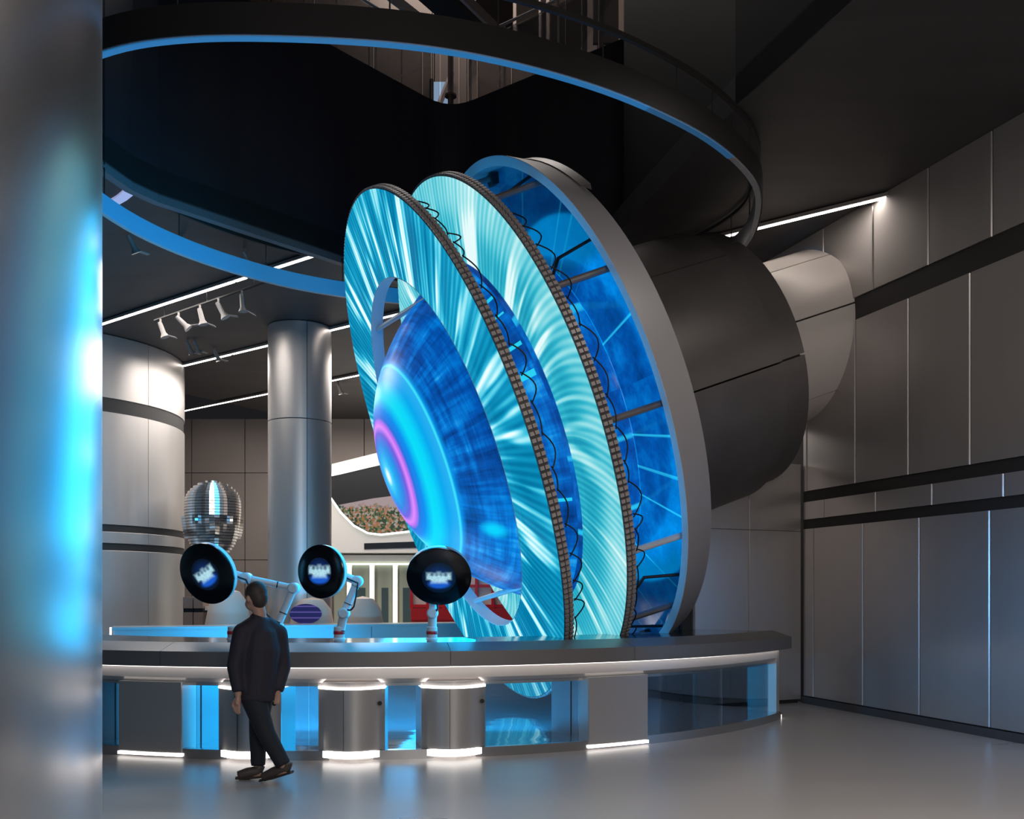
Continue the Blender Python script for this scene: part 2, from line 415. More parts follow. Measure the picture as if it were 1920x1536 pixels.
# ceiling: outer rectangle minus opening, as quads fanned to the outer border
def ring_plate(inner, outer, z0, z1):
    n = len(inner); b = MB()
    v = [(p.x, p.y, z0) for p in inner]+[(p.x, p.y, z0) for p in outer]+[(p.x, p.y, z1) for p in inner]+[(p.x, p.y, z1) for p in outer]
    f = []
    for i in range(n):
        j = (i+1) % n
        f += [(i, n+i, n+j, j), (2*n+i, 2*n+j, 3*n+j, 3*n+i), (i, j, 2*n+j, 2*n+i)]
    return b.add(v, f)
def outer_pt(p):
    c = Vector((-.8, 11, 0)); d = p-c
    t = 1e9
    for lo, hi, k in ((-14, 9, 0), (-4, 34, 1)):
        if d[k] > 1e-6: t = min(t, (hi-c[k])/d[k])
        if d[k] < -1e-6: t = min(t, (lo-c[k])/d[k])
    return c+d*t
struct('ceiling', ring_plate(opening, [outer_pt(p) for p in opening], CZ, CZ+.35), ceil_m)
# atrium walls standing on the opening's edge, their top a mezzanine parapet
def ribbon_wall(path, z0, z1, th, side=1):
    b = MB(); n = len(path); off = []
    for i in range(n):
        t = (path[min(i+1, n-1)]-path[max(i-1, 0)]).normalized(); off.append(path[i]+Vector((-t.y, t.x, 0))*th*side)
    v = [(p.x, p.y, z0) for p in path]+[(p.x, p.y, z0) for p in off]+[(p.x, p.y, z1) for p in path]+[(p.x, p.y, z1) for p in off]
    f = []
    for i in range(n-1):
        f += [(i, i+1, 2*n+i+1, 2*n+i), (n+i, 3*n+i, 3*n+i+1, n+i+1), (2*n+i, 2*n+i+1, 3*n+i+1, 3*n+i), (i, n+i, n+i+1, i+1)]
    f += [(0, 2*n, 3*n, n), (n-1, 2*n-1, 4*n-1, 3*n-1)]
    return b.add(v, f, False)
PZ = 10.12
struct('wall_atrium', ribbon_wall(left_run+rc+right_run[1:2]+[Vector((4.2, 12.7, 0))], CZ+.02, PZ, .25), void_m)
struct('wall_atrium_side', ribbon_wall([Vector((1.62, 13.9, 0)), Vector((2.42, 10.4, 0)), Vector((3.1, 8.3, 0)), Vector((3.6, 3.0, 0)), Vector((3.8, -3, 0))], CZ+.02, 18.9, .25), mat('black_atrium_cladding', (.006, .005, .005), .6))
struct('trim_opening', ribbon_wall([p+Vector((0, 0, 0)) for p in left_run+rc[:3]], CZ-.10, CZ-.0, .12), mat('opening_edge', (.12, .115, .125), .5))

# right wall: panels as separate pieces, black bands between the rows
WD = Vector((-.3115, .950, 0)); WN = Vector((-.950, -.3115, 0)); WC = Vector((4.33, 14.3, 0))
Mw = Matrix(((WD.x, -WN.x, 0, WC.x), (WD.y, -WN.y, 0, WC.y), (0, 0, 1, 0), (0, 0, 0, 1)))     # x along the wall away from us, y into the wall
wall = struct_empty('wall_right', Mw)
mb = MB(); mb.box((-13, .05, 0), (6.0, .25, CZ)); mb.build('backing', band_m, wall)
rows = [(.11, 2.59, [-.26, -1.36, -2.43, -3.55, -4.65, -5.75], 0.0), (2.72, 2.99, [-.5, -1.62, -2.65, -3.75, -4.85, -5.95], 0.0),
        (3.14, 5.39, [-.1, -1.2, -2.235, -3.26, -4.3, -5.4], 0.0), (5.69, CZ, [3.8, 2.75, 1.65, .57, -.50, -1.565, -2.587, -3.586, -4.6, -5.6], 4.9)]
for z0, z1, cuts, top in rows:
    edges = [top]+cuts+[-7.4]
    for a, b in zip(edges[:-1], edges[1:]):
        mb = MB(); w = a-b; bv = .012
        mb.prism([(b+.006, .05), (b+.006, bv), (b+.006+bv, 0), (a-.006-bv, 0), (a-.006, bv), (a-.006, .05)], z0+.006, z1-.006)
        mb.build('panel', panel_m, wall)
for z0, z1 in ((2.59, 2.72), (2.99, 3.14), (5.39, 5.69)):
    mb = MB(); mb.box((-7.4, .02, z0), (4.9 if z0 > 5 else 0, .049, z1)); mb.build('black_band', band_m, wall)
mb = MB(); mb.box((-7.4, -.02, 0), (0, .049, .10)); mb.build('plinth', mat('plinth', (.06, .055, .055), .5), wall)

# return wall under the barrel
RD = Vector((-.911, -.412, 0)).normalized(); RN = Vector((RD.y, -RD.x, 0))
if RN.y > 0: RN = -RN
Mr = Matrix(((RD.x, -RN.x, 0, WC.x), (RD.y, -RN.y, 0, WC.y), (0, 0, 1, 0), (0, 0, 0, 1)))
ret = struct_empty('wall_back', Mr)
mb = MB(); mb.box((.05, .05, 0), (1.9, .35, 3.55)); mb.build('backing', band_m, ret)
for x0, x1 in ((.03, .98), (.985, 1.93)):
    for z0, z1 in ((.06, 2.55), (2.557, 3.55)):
        mb = MB(); mb.prism([(x0, .05), (x0, .01), (x0+.01, 0), (x1-.01, 0), (x1, .01), (x1, .05)], z0, z1); mb.build('panel', panel_m, ret)
# pier panes farther back, beyond the gap beside the return wall
pier = struct_empty('wall_pier')
for i in range(3):
    a, b = px(1213+31*i, 1300, 15.2), px(1213+31*i+29, 1300, 15.2)
    mb = MB(); mb.box((a.x, 15.2, .05), (b.x, 15.3, 2.4)); mb.build('pane', blue_lit, pier)
mb = MB(); mb.box((px(1205, 0, 15.3).x, 15.3, 0), (px(1310, 0, 15.3).x, 15.6, 2.5)); mb.build('backing', band_m, pier)

# back wall with panels
bw = struct_empty('wall_rear')
mb = MB(); mb.box((-14, 29.3, 0), (6, 29.6, CZ)); mb.build('backing', band_m, bw)
xs = [-13.5, -11.4, -9.75, -8.13, -6.3, -4.5, -2.7, -.9, .9, 2.7]
for x0, x1 in zip(xs[:-1], xs[1:]):
    for z0, z1 in ((.1, 2.6), (2.62, 5.25), (5.27, CZ)):
        mb = MB(); mb.box((x0+.012, 29.22, z0), (x1-.012, 29.3, z1)); mb.build('panel', back_m, bw)
lw = struct_empty('wall_left')
mb = MB(); mb.box((-14, -4, 0), (-13.8, 29.6, CZ)); mb.build('backing', back_m, lw)

# ------------------------------------------------------------------ columns
def column(name, c, r, label, m, bands=(), seams=(), z1=CZ, a0=None, nseg=96):
    t = thing(name, label, 'column', (c[0], c[1], 0), kind='thing')
    zs = sorted([(0, z1)]) 
    cuts = sorted(bands); z = 0.0
    spans = []
    for b0, b1 in cuts: spans.append((z, b0)); z = b1
    spans.append((z, z1))
    ss = sorted(seams) if seams else None
    for (p, q) in spans:
        if ss:
            for i in range(len(ss)):
                A = ss[i]; B = ss[(i+1) % len(ss)]+(2*PI if i == len(ss)-1 else 0); gp = .006/r
                k = max(8, int(nseg*(B-A)/(2*PI)))
                mb = MB(); mb.lathe([(r-.03, p+.004), (r-.006, p+.004), (r, p+.010), (r, q-.010), (r-.006, q-.004), (r-.03, q-.004)], k, A+gp, B-gp, closed_prof=True); mb.build('shell_panel', m, t)
        else:
            mb = MB(); mb.lathe([(r, p), (r, q)], nseg); mb.build('shell_panel', m, t)
    mb = MB(); mb.lathe([(r-.035, 0), (r-.035, z1)], nseg); mb.build('core', band_m, t)
    for (b0, b1) in bands:
        mb = MB(); mb.lathe([(r-.03, b0+.001), (r-.022, b0+.001), (r-.022, b1-.001), (r-.03, b1-.001)], nseg); mb.build('black_band', band_m, t)
    return t
column('column', (-4.555, 1.248), 3.7, 'huge polished steel column at the left edge mirroring the blue wheel', gloss_steel, z1=CZ-.01, nseg=160)
column('column', (-10.5, 21.5), 3.0, 'broad grey column with black bands behind the silver head', steel, bands=((2.50, 2.64), (2.88, 3.02), (5.32, 5.60)),
       seams=[math.radians(d) for d in (-150, -100, -55, -44, -22, 20, 80, 140)], z1=CZ-.01)
column('column', (-4.22, 19.1), .62, 'slim plain grey column standing between the light strips', steel, bands=((5.0, 5.006),), seams=[math.radians(d) for d in (-65, 60, 180)], z1=CZ-.01, nseg=64)

# ------------------------------------------------------------------ the wheel sculpture
A = Vector((.89158, .29107, .34694)).normalized(); E1 = Vector((-A.y, A.x, 0)).normalized(); E2 = A.cross(E1)
C0 = Vector((-.9422, 12.6, 3.3997))
Ms = Matrix(((E1.x, E2.x, A.x, C0.x), (E1.y, E2.y, A.y, C0.y), (E1.z, E2.z, A.z, C0.z), (0, 0, 0, 1)))
wheel = thing('wheel_sculpture', 'giant tilted wheel of glowing cyan LED rings with a blue dome and grey barrel', 'sculpture', M=Ms)
R1 = 3.3466
def led_annulus(name, t, ri, ro, m, nrow, flip):
    mb = MB(); mb.lathe([(ri, t), (ro, t)], 160)
    face = mb.build(name, m, wheel)
    # rim: housing hoop plus two rows of little module blocks
    mb = MB(); mb.lathe([(ro-.04, t+.012), (ro+.004, t+.003), (ro+.012, t+.11), (ro-.04, t+.115)], 160, closed_prof=True)
    rim = mb.build('rim', rim_m, face)
    mb = MB(); n = 300
    for k in range(n):
        a = 2*PI*k/n; M = Matrix.Rotation(a, 4, 'Z')
        for (z0, z1, dr) in ((.008, .05, .03), (.06, .105, .036)):
            mb.box((ro+.004, -.020, t+z0), (ro+dr, .020, t+z1), M)
    tag(mb.build('module_row', bead_m, face), kind='stuff')
    # hub-side lip of the hole
    mb = MB(); mb.lathe([(ri-.002, t-.005), (ri-.012, t+.0), (ri-.012, t+.17), (ri+.05, t+.17), (ri+.05, t+.012)], 128, closed_prof=False)
    mb.build('inner_lip', lip_m, face)
    return face
f1 = led_annulus('front_ring', 0.0, .700*R1, R1, ring1_led, 2, 0)
f2 = led_annulus('rear_ring', DOME_T, .700*R1, .990*R1, ring2_led, 2, 0)
# dark translucent backs of the rings
for f, t, ro in ((f1, .05, R1-.05), (f2, DOME_T+.05, .99*R1-.05)):
    mb = MB(); mb.lathe([(.715*R1, t), (ro, t)], 128); mb.build('back_mesh', mat('mesh_back', (.02, .05, .08), .35), f)
prof = []
for i in range(41):
    r = DOME_B*(i/40)
    prof.append((max(r, .001), DOME_T-.03-DOME_H*(1-(r/DOME_B)**DOME_P)))
mb = MB(); mb.lathe(prof, 128); mb.build('dome', dome_led, wheel)
mb = MB(); mb.lathe([(2.28, .765), (2.345, .802), (2.345, .81)], 128); mb.build('dome_skirt', core1, wheel)
# panels of the dome's skirt are separated by bright bars between the two rings
for phi, w in ((140, .05), (147, .03), (158.5, .055), (168, .09), (206, .045)):
    a = math.radians(phi); pts = []
    for i in range(8):
        r = 1.98+(2.285-1.98)*i/7; pts.append((r*math.cos(a), r*math.sin(a), DOME_T-.045-DOME_H*(1-(r/DOME_B)**DOME_P)))
    mb = MB(); mb.tube(pts, w*.5, 6, sx=.25); mb.build('light_bar', mat('bar_led', (.1, .3, .4), .4, emit=(.0, .60, .85), es=.9), wheel)
# core cylinder behind the rear ring, and the back plate inside the flange
TB = 1.66
mb = MB(); mb.lathe([(2.24, DOME_T+.14), (2.24, TB)], 128); mb.build('core_drum', core1, wheel)
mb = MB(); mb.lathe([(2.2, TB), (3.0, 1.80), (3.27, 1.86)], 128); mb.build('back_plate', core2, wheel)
# flange
FT = 1.556
mb = MB(); mb.lathe([(.978*R1, FT), (1.0145*R1, FT), (1.0145*R1-.006, FT+.02), (3.25, 1.96), (2.0, 1.99), (2.0, 1.9), (3.26, 1.88), (.978*R1-.01, FT+.03)], 160, closed_prof=True)
fl = mb.build('flange', flange_m, wheel)
mb = MB(); mb.lathe([(.978*R1+.002, FT-.004), (1.0145*R1-.004, FT-.004), (1.0145*R1-.004, FT+.004), (.978*R1+.002, FT+.004)], 160, closed_prof=True); mb.build('front_lip', lip_m, fl)
mb = MB(); mb.lathe([(3.25, 1.955), (3.26, 1.90), (3.285, 1.90), (3.275, 2.03), (3.2, 2.05)], 24, math.radians(112), math.radians(137), closed_prof=True); mb.build('rear_plate', drum_m, fl)
# barrel: main drum in staves, collar, neck
def staves(name, prof, cuts, m):
    for i in range(len(cuts)):
        a = math.radians(cuts[i]); b = math.radians(cuts[(i+1) % len(cuts)]); b += 2*PI if b <= a else 0
        g_ = .011/prof[0][0]
        mb = MB(); mb.lathe(prof, max(10, int(80*(b-a)/(2*PI))), a+g_, b-g_, closed_prof=True); mb.build(name, m, wheel)
mb = MB(); mb.lathe([(1.80, 1.95), (1.80, 4.45)], 96); mb.build('barrel_core', band_m, wheel)
staves('barrel_panel', [(1.84, 2.26), (1.91, 2.26), (1.91, 4.09), (1.84, 4.09)], [110, 140, 189, 262, 320, 20, 75], drum_m)
staves('barrel_foot', [(1.84, 1.98), (2.12, 1.98), (2.06, 2.2), (1.84, 2.25)], [162, 262, 10], drum_m)
staves('barrel_collar', [(1.55, 4.10), (1.83, 4.10), (1.83, 4.50), (1.2, 4.52)], [130, 189, 320, 60], drum_m)
mb = MB(); mb.lathe([(1.14, 4.4), (1.14, 6.1)], 64); mb.build('neck_core', band_m, wheel)
neck_m = mat('neck_shell', (.72, .66, .62), .42, .2)
staves('neck_panel', [(1.15, 4.5), (1.2, 4.5), (1.2, 6.2), (1.15, 6.2)], [128, 172, 228, 320, 40], neck_m)
# struts between the rear ring, flange and plate
for phi in (98, 128, 158, 186, 214, 236, 262, 300, 340, 20, 60):
    a = math.radians(phi); u = Vector((math.cos(a), math.sin(a), 0))
    mb = MB(); mb.tube([u*3.12+Vector((0, 0, DOME_T+.1)), u*3.2+Vector((0, 0, 1.86))], .038, 10)
    st = mb.build('pipe', grey_pipe if phi not in (214,) else blue_pipe, wheel)
    if phi in (98, 128, 158, 236, 262):
        a2 = math.radians(phi-9); u2 = Vector((math.cos(a2), math.sin(a2), 0))
        mb = MB(); mb.tube([u*3.05+Vector((0, 0, DOME_T+.1)), u2*2.95+Vector((0, 0, 1.3)), u2*3.15+Vector((0, 0, 1.83))], .02, 6); mb.build('brace', cable_m, st)
    mb = MB(); mb.box((3.1, -.09, 1.74), (3.24, .09, 1.86), Matrix.Rotation(a, 4, 'Z')); mb.build('bracket', black, st)
# struts between hole of the front ring and the dome
for phi in (110, 254):
    a = math.radians(phi); u = Vector((math.cos(a), math.sin(a), 0))
    a2 = math.radians(phi+(22 if phi == 110 else -22)); u2 = Vector((math.cos(a2), math.sin(a2), 0))
for pa, ra, ta, pb, rb_, tb in ((62, 2.30, .08, 118, 2.12, .45), (298, 2.30, .08, 242, 2.12, .45), (350, 2.30, .1, 352, 2.0, .4)):
    a, b = math.radians(pa), math.radians(pb)
    mb = MB(); mb.tube([(ra*math.cos(a), ra*math.sin(a), ta), (rb_*math.cos(b), rb_*math.sin(b), tb)], .035, 8); mb.build('strut', blue_pipe, wheel)
# loose data cables looping behind the rims
rnd = random.Random(3)
for t, ro, ph0, ph1 in ((.13, R1, 128, 248), (DOME_T+.13, .99*R1, 140, 244)):
    ph = ph0
    while ph < ph1:
        step = rnd.uniform(3, 8); amp = rnd.uniform(.03, .14); pts = []
        for i in range(9):
            a = math.radians(ph+step*i/8); w = math.sin(PI*i/8)
            pts.append(((ro-.03-.02*w)*math.cos(a), (ro-.03-.02*w)*math.sin(a), t+.02+w*amp))
        mb = MB(); mb.tube(pts, .008, 5); mb.build('cable', cable_m, wheel)
        ph += step*.9

# ------------------------------------------------------------------ halo ring under the atrium
HZ = EYE+4.6
hp = [(-3.52, 8.26), (-2.81, 8.05), (-2.05, 8.02), (-1.02, 8.11), (-.13, 8.36), (.85, 8.86), (1.64, 9.48), (2.07, 9.92), (2.39, 10.34), (2.68, 10.81), (2.89, 11.37), (3.07, 12.4),
      (3.03, 13.15), (2.55, 14.2), (1.6, 15.0), (.3, 15.5), (-1.3, 15.5), (-2.67, 15.0), (-3.65, 14.3), (-4.56, 13.08), (-4.99, 11.73), (-4.95, 10.1), (-4.4, 8.9)]
def spline_closed(pts, k=6):
    out = []; n = len(pts)
    for i in range(n):
        p0, p1, p2, p3 = (np.array(pts[(i+j-1) % n], float) for j in range(4))
        for q in range(k):
            t = q/k; out.append(.5*((2*p1)+(-p0+p2)*t+(2*p0-5*p1+4*p2-p3)*t*t+(-p0+3*p1-3*p2+p3)*t**3))
    for _ in range(6): out = [.25*out[i-1]+.5*out[i]+.25*out[(i+1) % len(out)] for i in range(len(out))]
    return out
loop = spline_closed(hp)
halo = thing('halo_ring', 'large suspended ring with blue lit inner face above the wheel', 'ring', (0, 0, 0))
def sweep_loop(loop, prof):
    n = len(loop); m = len(prof); v = []; f = []
    for i in range(n):
        t = loop[(i+1) % n]-loop[i-1]; t = t/np.linalg.norm(t); nn = np.array([t[1], -t[0]])   # outward for counter-clockwise loops
        for (d, z) in prof: p = loop[i]+nn*d; v.append((p[0], p[1], z))
    for i in range(n):
        j = (i+1) % n
        for k in range(m): f.append((i*m+k, j*m+k, j*m+(k+1) % m, i*m+(k+1) % m))
    return MB().add(v, f, True)
sweep_loop(loop, [(0, HZ), (.06, HZ), (.075, HZ+.02), (.075, HZ+.24), (0, HZ+.24)]).build('fascia', halo_m, halo)
band_glow = mat('painted_blue_glow', (.1, .2, .3), .4, emit=(.008, .20, .55), es=.5)  # painted glow standing in for the wheel's blue light on the halo
def sweep_part(idx, prof):
    n = len(loop); m = len(prof); v = []; f = []
    for i in idx:
        t = loop[(i+1) % n]-loop[i-1]; t = t/np.linalg.norm(t); nn = np.array([t[1], -t[0]])
        for (d, z) in prof: p = loop[i % n]+nn*d; v.append((p[0], p[1], z))
    for i in range(len(idx)-1):
        for k in range(m): f.append((i*m+k, i*m+m+k, i*m+m+(k+1) % m, i*m+(k+1) % m))
    return MB().add(v, f, True)
dim_glow = mat('dim_painted_blue_glow', (.1, .2, .3), .4, emit=(.008, .20, .55), es=.22)  # weaker painted glow where the blue light fades along the halo
sweep_part(list(range(33, 47)), [(.0, HZ-.012), (.07, HZ-.012), (.07, HZ-.001), (.0, HZ-.001)]).build('painted_glow_band', dim_glow, halo)
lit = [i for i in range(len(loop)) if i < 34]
sweep_part(lit, [(.0, HZ-.012), (.07, HZ-.012), (.07, HZ-.001), (.0, HZ-.001)]).build('painted_glow_band', band_glow, halo)
sweep_part([i for i in range(86, len(loop)+1)], [(-.012, HZ), (-.012, HZ+.23), (-.001, HZ+.23), (-.001, HZ)]).build('painted_glow_band', band_glow, halo)
outer_m = mat('halo_outer_cladding', (.028, .025, .024), .4, .3)
sweep_loop(loop, [(.077, HZ+.005), (.085, HZ+.005), (.085, HZ+.27), (.077, HZ+.27)]).build('outer_cladding', outer_m, halo)
sweep_loop(loop, [(.02, HZ+.55), (.06, HZ+.55), (.06, HZ+.60), (.02, HZ+.60)]).build('handrail', band_m, halo)
for k in range(0, len(loop), 6):
    p = loop[k]; mb = MB(); mb.tube([(p[0], p[1], HZ+.24), (p[0], p[1], HZ+.56)], .008, 6); mb.build('post', band_m, halo)
for k in (3, 30, 62, 96, 120):
    p = loop[k]; mb = MB(); mb.tube([(p[0], p[1], HZ+.6), (p[0], p[1], 12.5)], .006, 5); mb.build('hanger_wire', cable_m, halo)

# ------------------------------------------------------------------ counter
CC = Vector((-2.0, 15.9, 0)); CR = 6.45
def theta_at(x, R):
    k = (x-960)/F; a = k*k+1; b = 2*(k*2.0-15.9); c = 4+15.9**2-R*R
    Y = (-b-math.sqrt(b*b-4*a*c))/(2*a)
    return math.atan2(Y-15.9, k*Y+2.0)
MC = Matrix.Translation(CC)
def arc(prof, t0, t1, n=48): return MB().lathe(prof, n, t0, t1, M=None, closed_prof=True)
counter = thing('counter', 'long curved grey counter on lit pedestals in front of the wheel', 'counter', CC)
T0, T1 = math.radians(-131), math.radians(-31.5)
cuts = [T0, theta_at(300, 6.6), theta_at(845, 6.6), theta_at(1190, 6.6), T1]
for a, b in zip(cuts[:-1], cuts[1:]):
    arc([(6.45, .925), (6.60, .925), (6.60, 1.075), (6.36, 1.15), (6.30, 1.15)], a+.0004, b-.0004, 30).build('fascia_panel', counter_m, counter)
arc([(5.25, 1.09), (6.31, 1.09), (6.31, 1.145), (5.25, 1.145)], T0, T1, 80).build('countertop', top_m, counter)
arc([(6.34, .76), (6.40, .76), (6.43, .80), (6.43, .93), (6.34, .93)], T0, T1+.001, 80).build('apron', apron_m, counter)
arc([(6.455, .912), (6.50, .912), (6.50, .924), (6.455, .924)], T0, T1, 80).build('light_strip', led_white, counter)
arc([(5.3, .72), (6.36, .72), (6.36, .76), (5.3, .76)], T0, T1, 60).build('soffit', apron_m, counter)
# end leg
te = T1
arc([(6.05, .05), (6.43, .05), (6.43, .93), (6.05, .93)], te-.0150, te+.004, 3).build('end_leg', apron_m, counter)
arc([(6.10, .0), (6.46, .0), (6.46, .05), (6.10, .05)], te-.017, te+.006, 3).build('leg_light', led_white, counter)
# pedestals
def box_pedestal(x0, x1, side, d=.75):
    a, b = theta_at(x0, CR+.03), theta_at(x1, CR+.03)
    P = CC+Vector((math.cos(a), math.sin(a), 0))*(CR+.03); Q = CC+Vector((math.cos(b), math.sin(b), 0))*(CR+.03)
    u = (Q-P); L = u.length; u.normalize(); n = Vector((-u.y, u.x, 0))
    M = Matrix(((u.x, n.x, 0, P.x-CC.x), (u.y, n.y, 0, P.y-CC.y), (0, 0, 1, 0), (0, 0, 0, 1)))
    bo = MB(); bo.box((0, .012, .06), (L, d, .76), M); body = bo.build('pedestal', ped_side, counter)
    fp = MB(); fp.prism([(.0, .012), (.004, .0), (L-.004, .0), (L, .012)], .062, .757, M); fp.build('front_panel', ped_m, body)
    lb = MB(); lb.box((-.006, -.006, .018), (L+.006, d, .048), M); lb.build('base_light', led_white, body)
    for s0 in (.5,):
        sp = MB(); sp.box((L, d*.45, .065), (L+.004, d*.47, .755), M); sp.box((-.004, d*.45, .065), (0, d*.47, .755), M); sp.build('joint', band_m, body)
def round_pedestal(x0, x1):
    a, b = theta_at(x0, CR-.05), theta_at(x1, CR-.05)
    P = CC+Vector((math.cos(a), math.sin(a), 0))*(CR-.05); Q = CC+Vector((math.cos(b), math.sin(b), 0))*(CR-.05)
    u = (Q-P); L = u.length; u.normalize(); n = Vector((-u.y, u.x, 0))
    M = Matrix(((u.x, n.x, 0, P.x-CC.x), (u.y, n.y, 0, P.y-CC.y), (0, 0, 1, 0), (0, 0, 0, 1)))
    def outl(e):
        o = [(L+e, .45)]
        for i in range(17):
            s = i/16; o.append((L*(1-s)+e*(1-2*s), -e-.17*(1-(2*s-1)**2)))
        o.append((-e, .45)); return o
    bo = MB(); bo.prism(outl(0), .10, .70, M); bo.sm = [False, False]+[True]*(len(bo.sm)-2); body = bo.build('pedestal', ped_m, counter)
    lb = MB(); lb.prism(outl(.01), .03, .095, M); lb.build('base_light', led_white, body)
    lt = MB(); lt.prism(outl(.004), .702, .722, M); lt.build('top_light', led_white, body)
    cp = MB(); cp.prism(outl(-.02), .723, .77, M); cp.build('cap', apron_m, body)
    kp = MB(); kp.prism(outl(-.02), .0, .029, M); kp.build('kick', apron_m, body)
    sj = MB(); sj.box((L*.40, -.175, .102), (L*.404, -.1655, .698), M); sj.build('joint', band_m, body)
    lk = MB(); lk.tube([M @ Vector((L*.93, -.055, .56)), M @ Vector((L*.93, -.075, .56))], .022, 10); lk.build('lock', black, body)
box_pedestal(222, 340, 1); box_pedestal(1104, 1215, 0); box_pedestal(120, 168, 0)
for x0, x1 in ((410, 527), (597, 722), (790, 910)): round_pedestal(x0, x1)
# glass panes between the pedestals, in a slim channel on a low plinth
gx_ = [168, 221, None, 368, 410, None, 527, 579, None, 579.8, 597, None, 722, 790, None, 910, 1085, None, 1215, 1354, None, 1355, 1440]
for i in range(0, len(gx_), 3):
    a, b = theta_at(gx_[i], CR), theta_at(gx_[i+1], CR)
    arc([(CR-.006, .10), (CR+.006, .10), (CR+.006, .76), (CR-.006, .76)], a+.0006, b-.0006, 14).build('glass_panel', glass, counter)
mb = MB(); mb.lathe([(CR-.03, 0), (CR+.012, 0), (CR+.012, .095), (CR-.03, .10)], 90, T0, T1, M=MC, closed_prof=True)
struct('trim_plinth', mb, mat('plinth_steel', (.45, .45, .46), .2, .9))
# raised mirror floor inside the counter ring
mb = MB(); n = 80; ring = []
for i in range(n+1):
    a = T0+(T1-T0)*i/n; ring.append((CC.x+(CR-.03)*math.cos(a), CC.y+(CR-.03)*math.sin(a)))
ring += [(2.55, 13.45), (3.0, 15.1), (2.2, 20.5), (-7.5, 20.0)]
mb.prism(ring, .001, .10); struct('floor_inner', mb, pool_m)

# rear bench, lit cyan by the wheel
p, q = px(212, 1177, 14.9), px(900, 1168, 17.1); p.z = q.z = 0
u = (q-p); L = u.length*1.35; u.normalize(); n = Vector((-u.y, u.x, 0))
Mb = Matrix(((u.x, n.x, 0, p.x), (u.y, n.y, 0, p.y), (0, 0, 1, 0), (0, 0, 0, 1)))
bench = thing('rear_counter', 'straight pale counter behind the curved one, glowing cyan', 'counter', M=Mb)
bm_ = mat('rear_counter_laminate', (.34, .38, .40), .3, .2)
for i in range(4):
    mb = MB(); mb.box((L*i/4+.004, 0, .11), (L*(i+1)/4-.004, .05, 1.06)); mb.build('front_board', bm_, bench)
mb = MB(); mb.box((-.02, -.03, 1.06), (L, .7, 1.10)); mb.build('worktop', bm_, bench)
for i in range(5):
    mb = MB(); mb.box((L*i/4-.05 if i else 0, .1, .1), (L*i/4+.05, .6, 1.06)); mb.build('leg', ped_m, bench)
mb = MB(); mb.box((-.05, -.03, .62), (-.021, .1, 1.10)); mb.build('end_light', led_soft, bench)

# ------------------------------------------------------------------ robot arms with round displays
def disc_M(c, nrm, roll=0):
    z = Vector(nrm).normalized(); x = Vector((0, 0, 1)).cross(z).normalized(); y = z.cross(x)
    M = Matrix(((x.x, y.x, z.x, c.x), (x.y, y.y, z.y, c.y), (x.z, y.z, z.z, c.z), (0, 0, 0, 1)))
    return M @ Matrix.Rotation(roll, 4, 'Z')
def robot(label, base, joints, c, nrm, rad, bands, roll=0.0, loop_c=None):
    t = thing('robot_arm', label, 'robot', base, group='robot arms on the curved counter')
    B = Vector(base)
    mb = MB(); mb.lathe([(.075, 0), (.075, .03), (.058, .05), (.058, .16), (.05, .17)], 24); mb.build('base', robot_m, t)
    mb = MB(); mb.lathe([(.060, .085), (.062, .09), (.062, .115), (.060, .12)], 24); mb.build('red_ring', red_m, t)
    pts = [Vector(j)-B for j in joints]
    for i in range(len(pts)-1):
        r = .052-.006*i
        a, b = pts[i], pts[i+1]; d = (b-a)
        mb = MB(); mb.tube([a, a+d*.08, a+d*.14, a+d*.86, a+d*.92, b], [r*1.08, r*1.08, r*.92, r*.92, r*1.08, r*1.08], 16)
        seg = mb.build('arm_link', robot_m, t)
        for s in bands:
            mb = MB(); mb.tube([a+d*(s-.012), a+d*(s+.012)], r*1.0, 16); mb.build('black_strap', black, seg)
    for p_ in pts[1:]:
        dj = (pts[-1]-pts[0]).cross(Vector((0, 0, 1))).normalized() if len(pts) > 2 else Vector((0, 1, 0))
        mb = MB(); mb.tube([p_-Vector((0, .075, 0)), p_-Vector((0, .06, 0)), p_+Vector((0, .06, 0)), p_+Vector((0, .075, 0))], [.045, .06, .06, .045], 16); mb.build('joint_cap', robot_m, t)
    # the round display: dark dished bezel, housing, lit centre
    M = Matrix.Translation(-B) @ disc_M(Vector(c), nrm, roll)
    mb = MB(); mb.lathe([(rad*.52, .012), (rad*.95, 0), (rad, -.012), (rad, -.03)], 64); h = mb.build('display_bezel', lens_black, t); h.matrix_local = M
    mb = MB(); mb.lathe([(rad*1.0, -.03), (rad*.985, -.085), (rad*.55, -.13), (.06, -.14), (.06, -.22), (.001, -.22)], 64); hh = mb.build('display_housing', robot_m, t); hh.matrix_local = M
    mb = MB(); mb.lathe([(.001, .010), (rad*.52, .012)], 48); ds = mb.build('display_screen', disp, t); ds.matrix_local = M
    back = M @ Vector((0, 0, -.2))
    mb = MB(); mb.tube([pts[-1], back], .045, 14); mb.build('wrist', robot_m, t)
    mids = [pts[1]+Vector((.05, -.08, .04)), (pts[1]+pts[-1])*.5+Vector((.05, -.09, -.10)), pts[-1]+Vector((.02, -.09, -.02)), back+Vector((0, -.02, .05))]
    fine = []
    for i in range(len(mids)-1):
        for q_ in range(6): fine.append(mids[i].lerp(mids[i+1], q_/6)+Vector((0, 0, -.02*math.sin(PI*q_/6))))
    mb = MB(); mb.tube(fine+[mids[-1]], .009, 6); mb.build('cable', cable_m, t)
Yb = 10.45
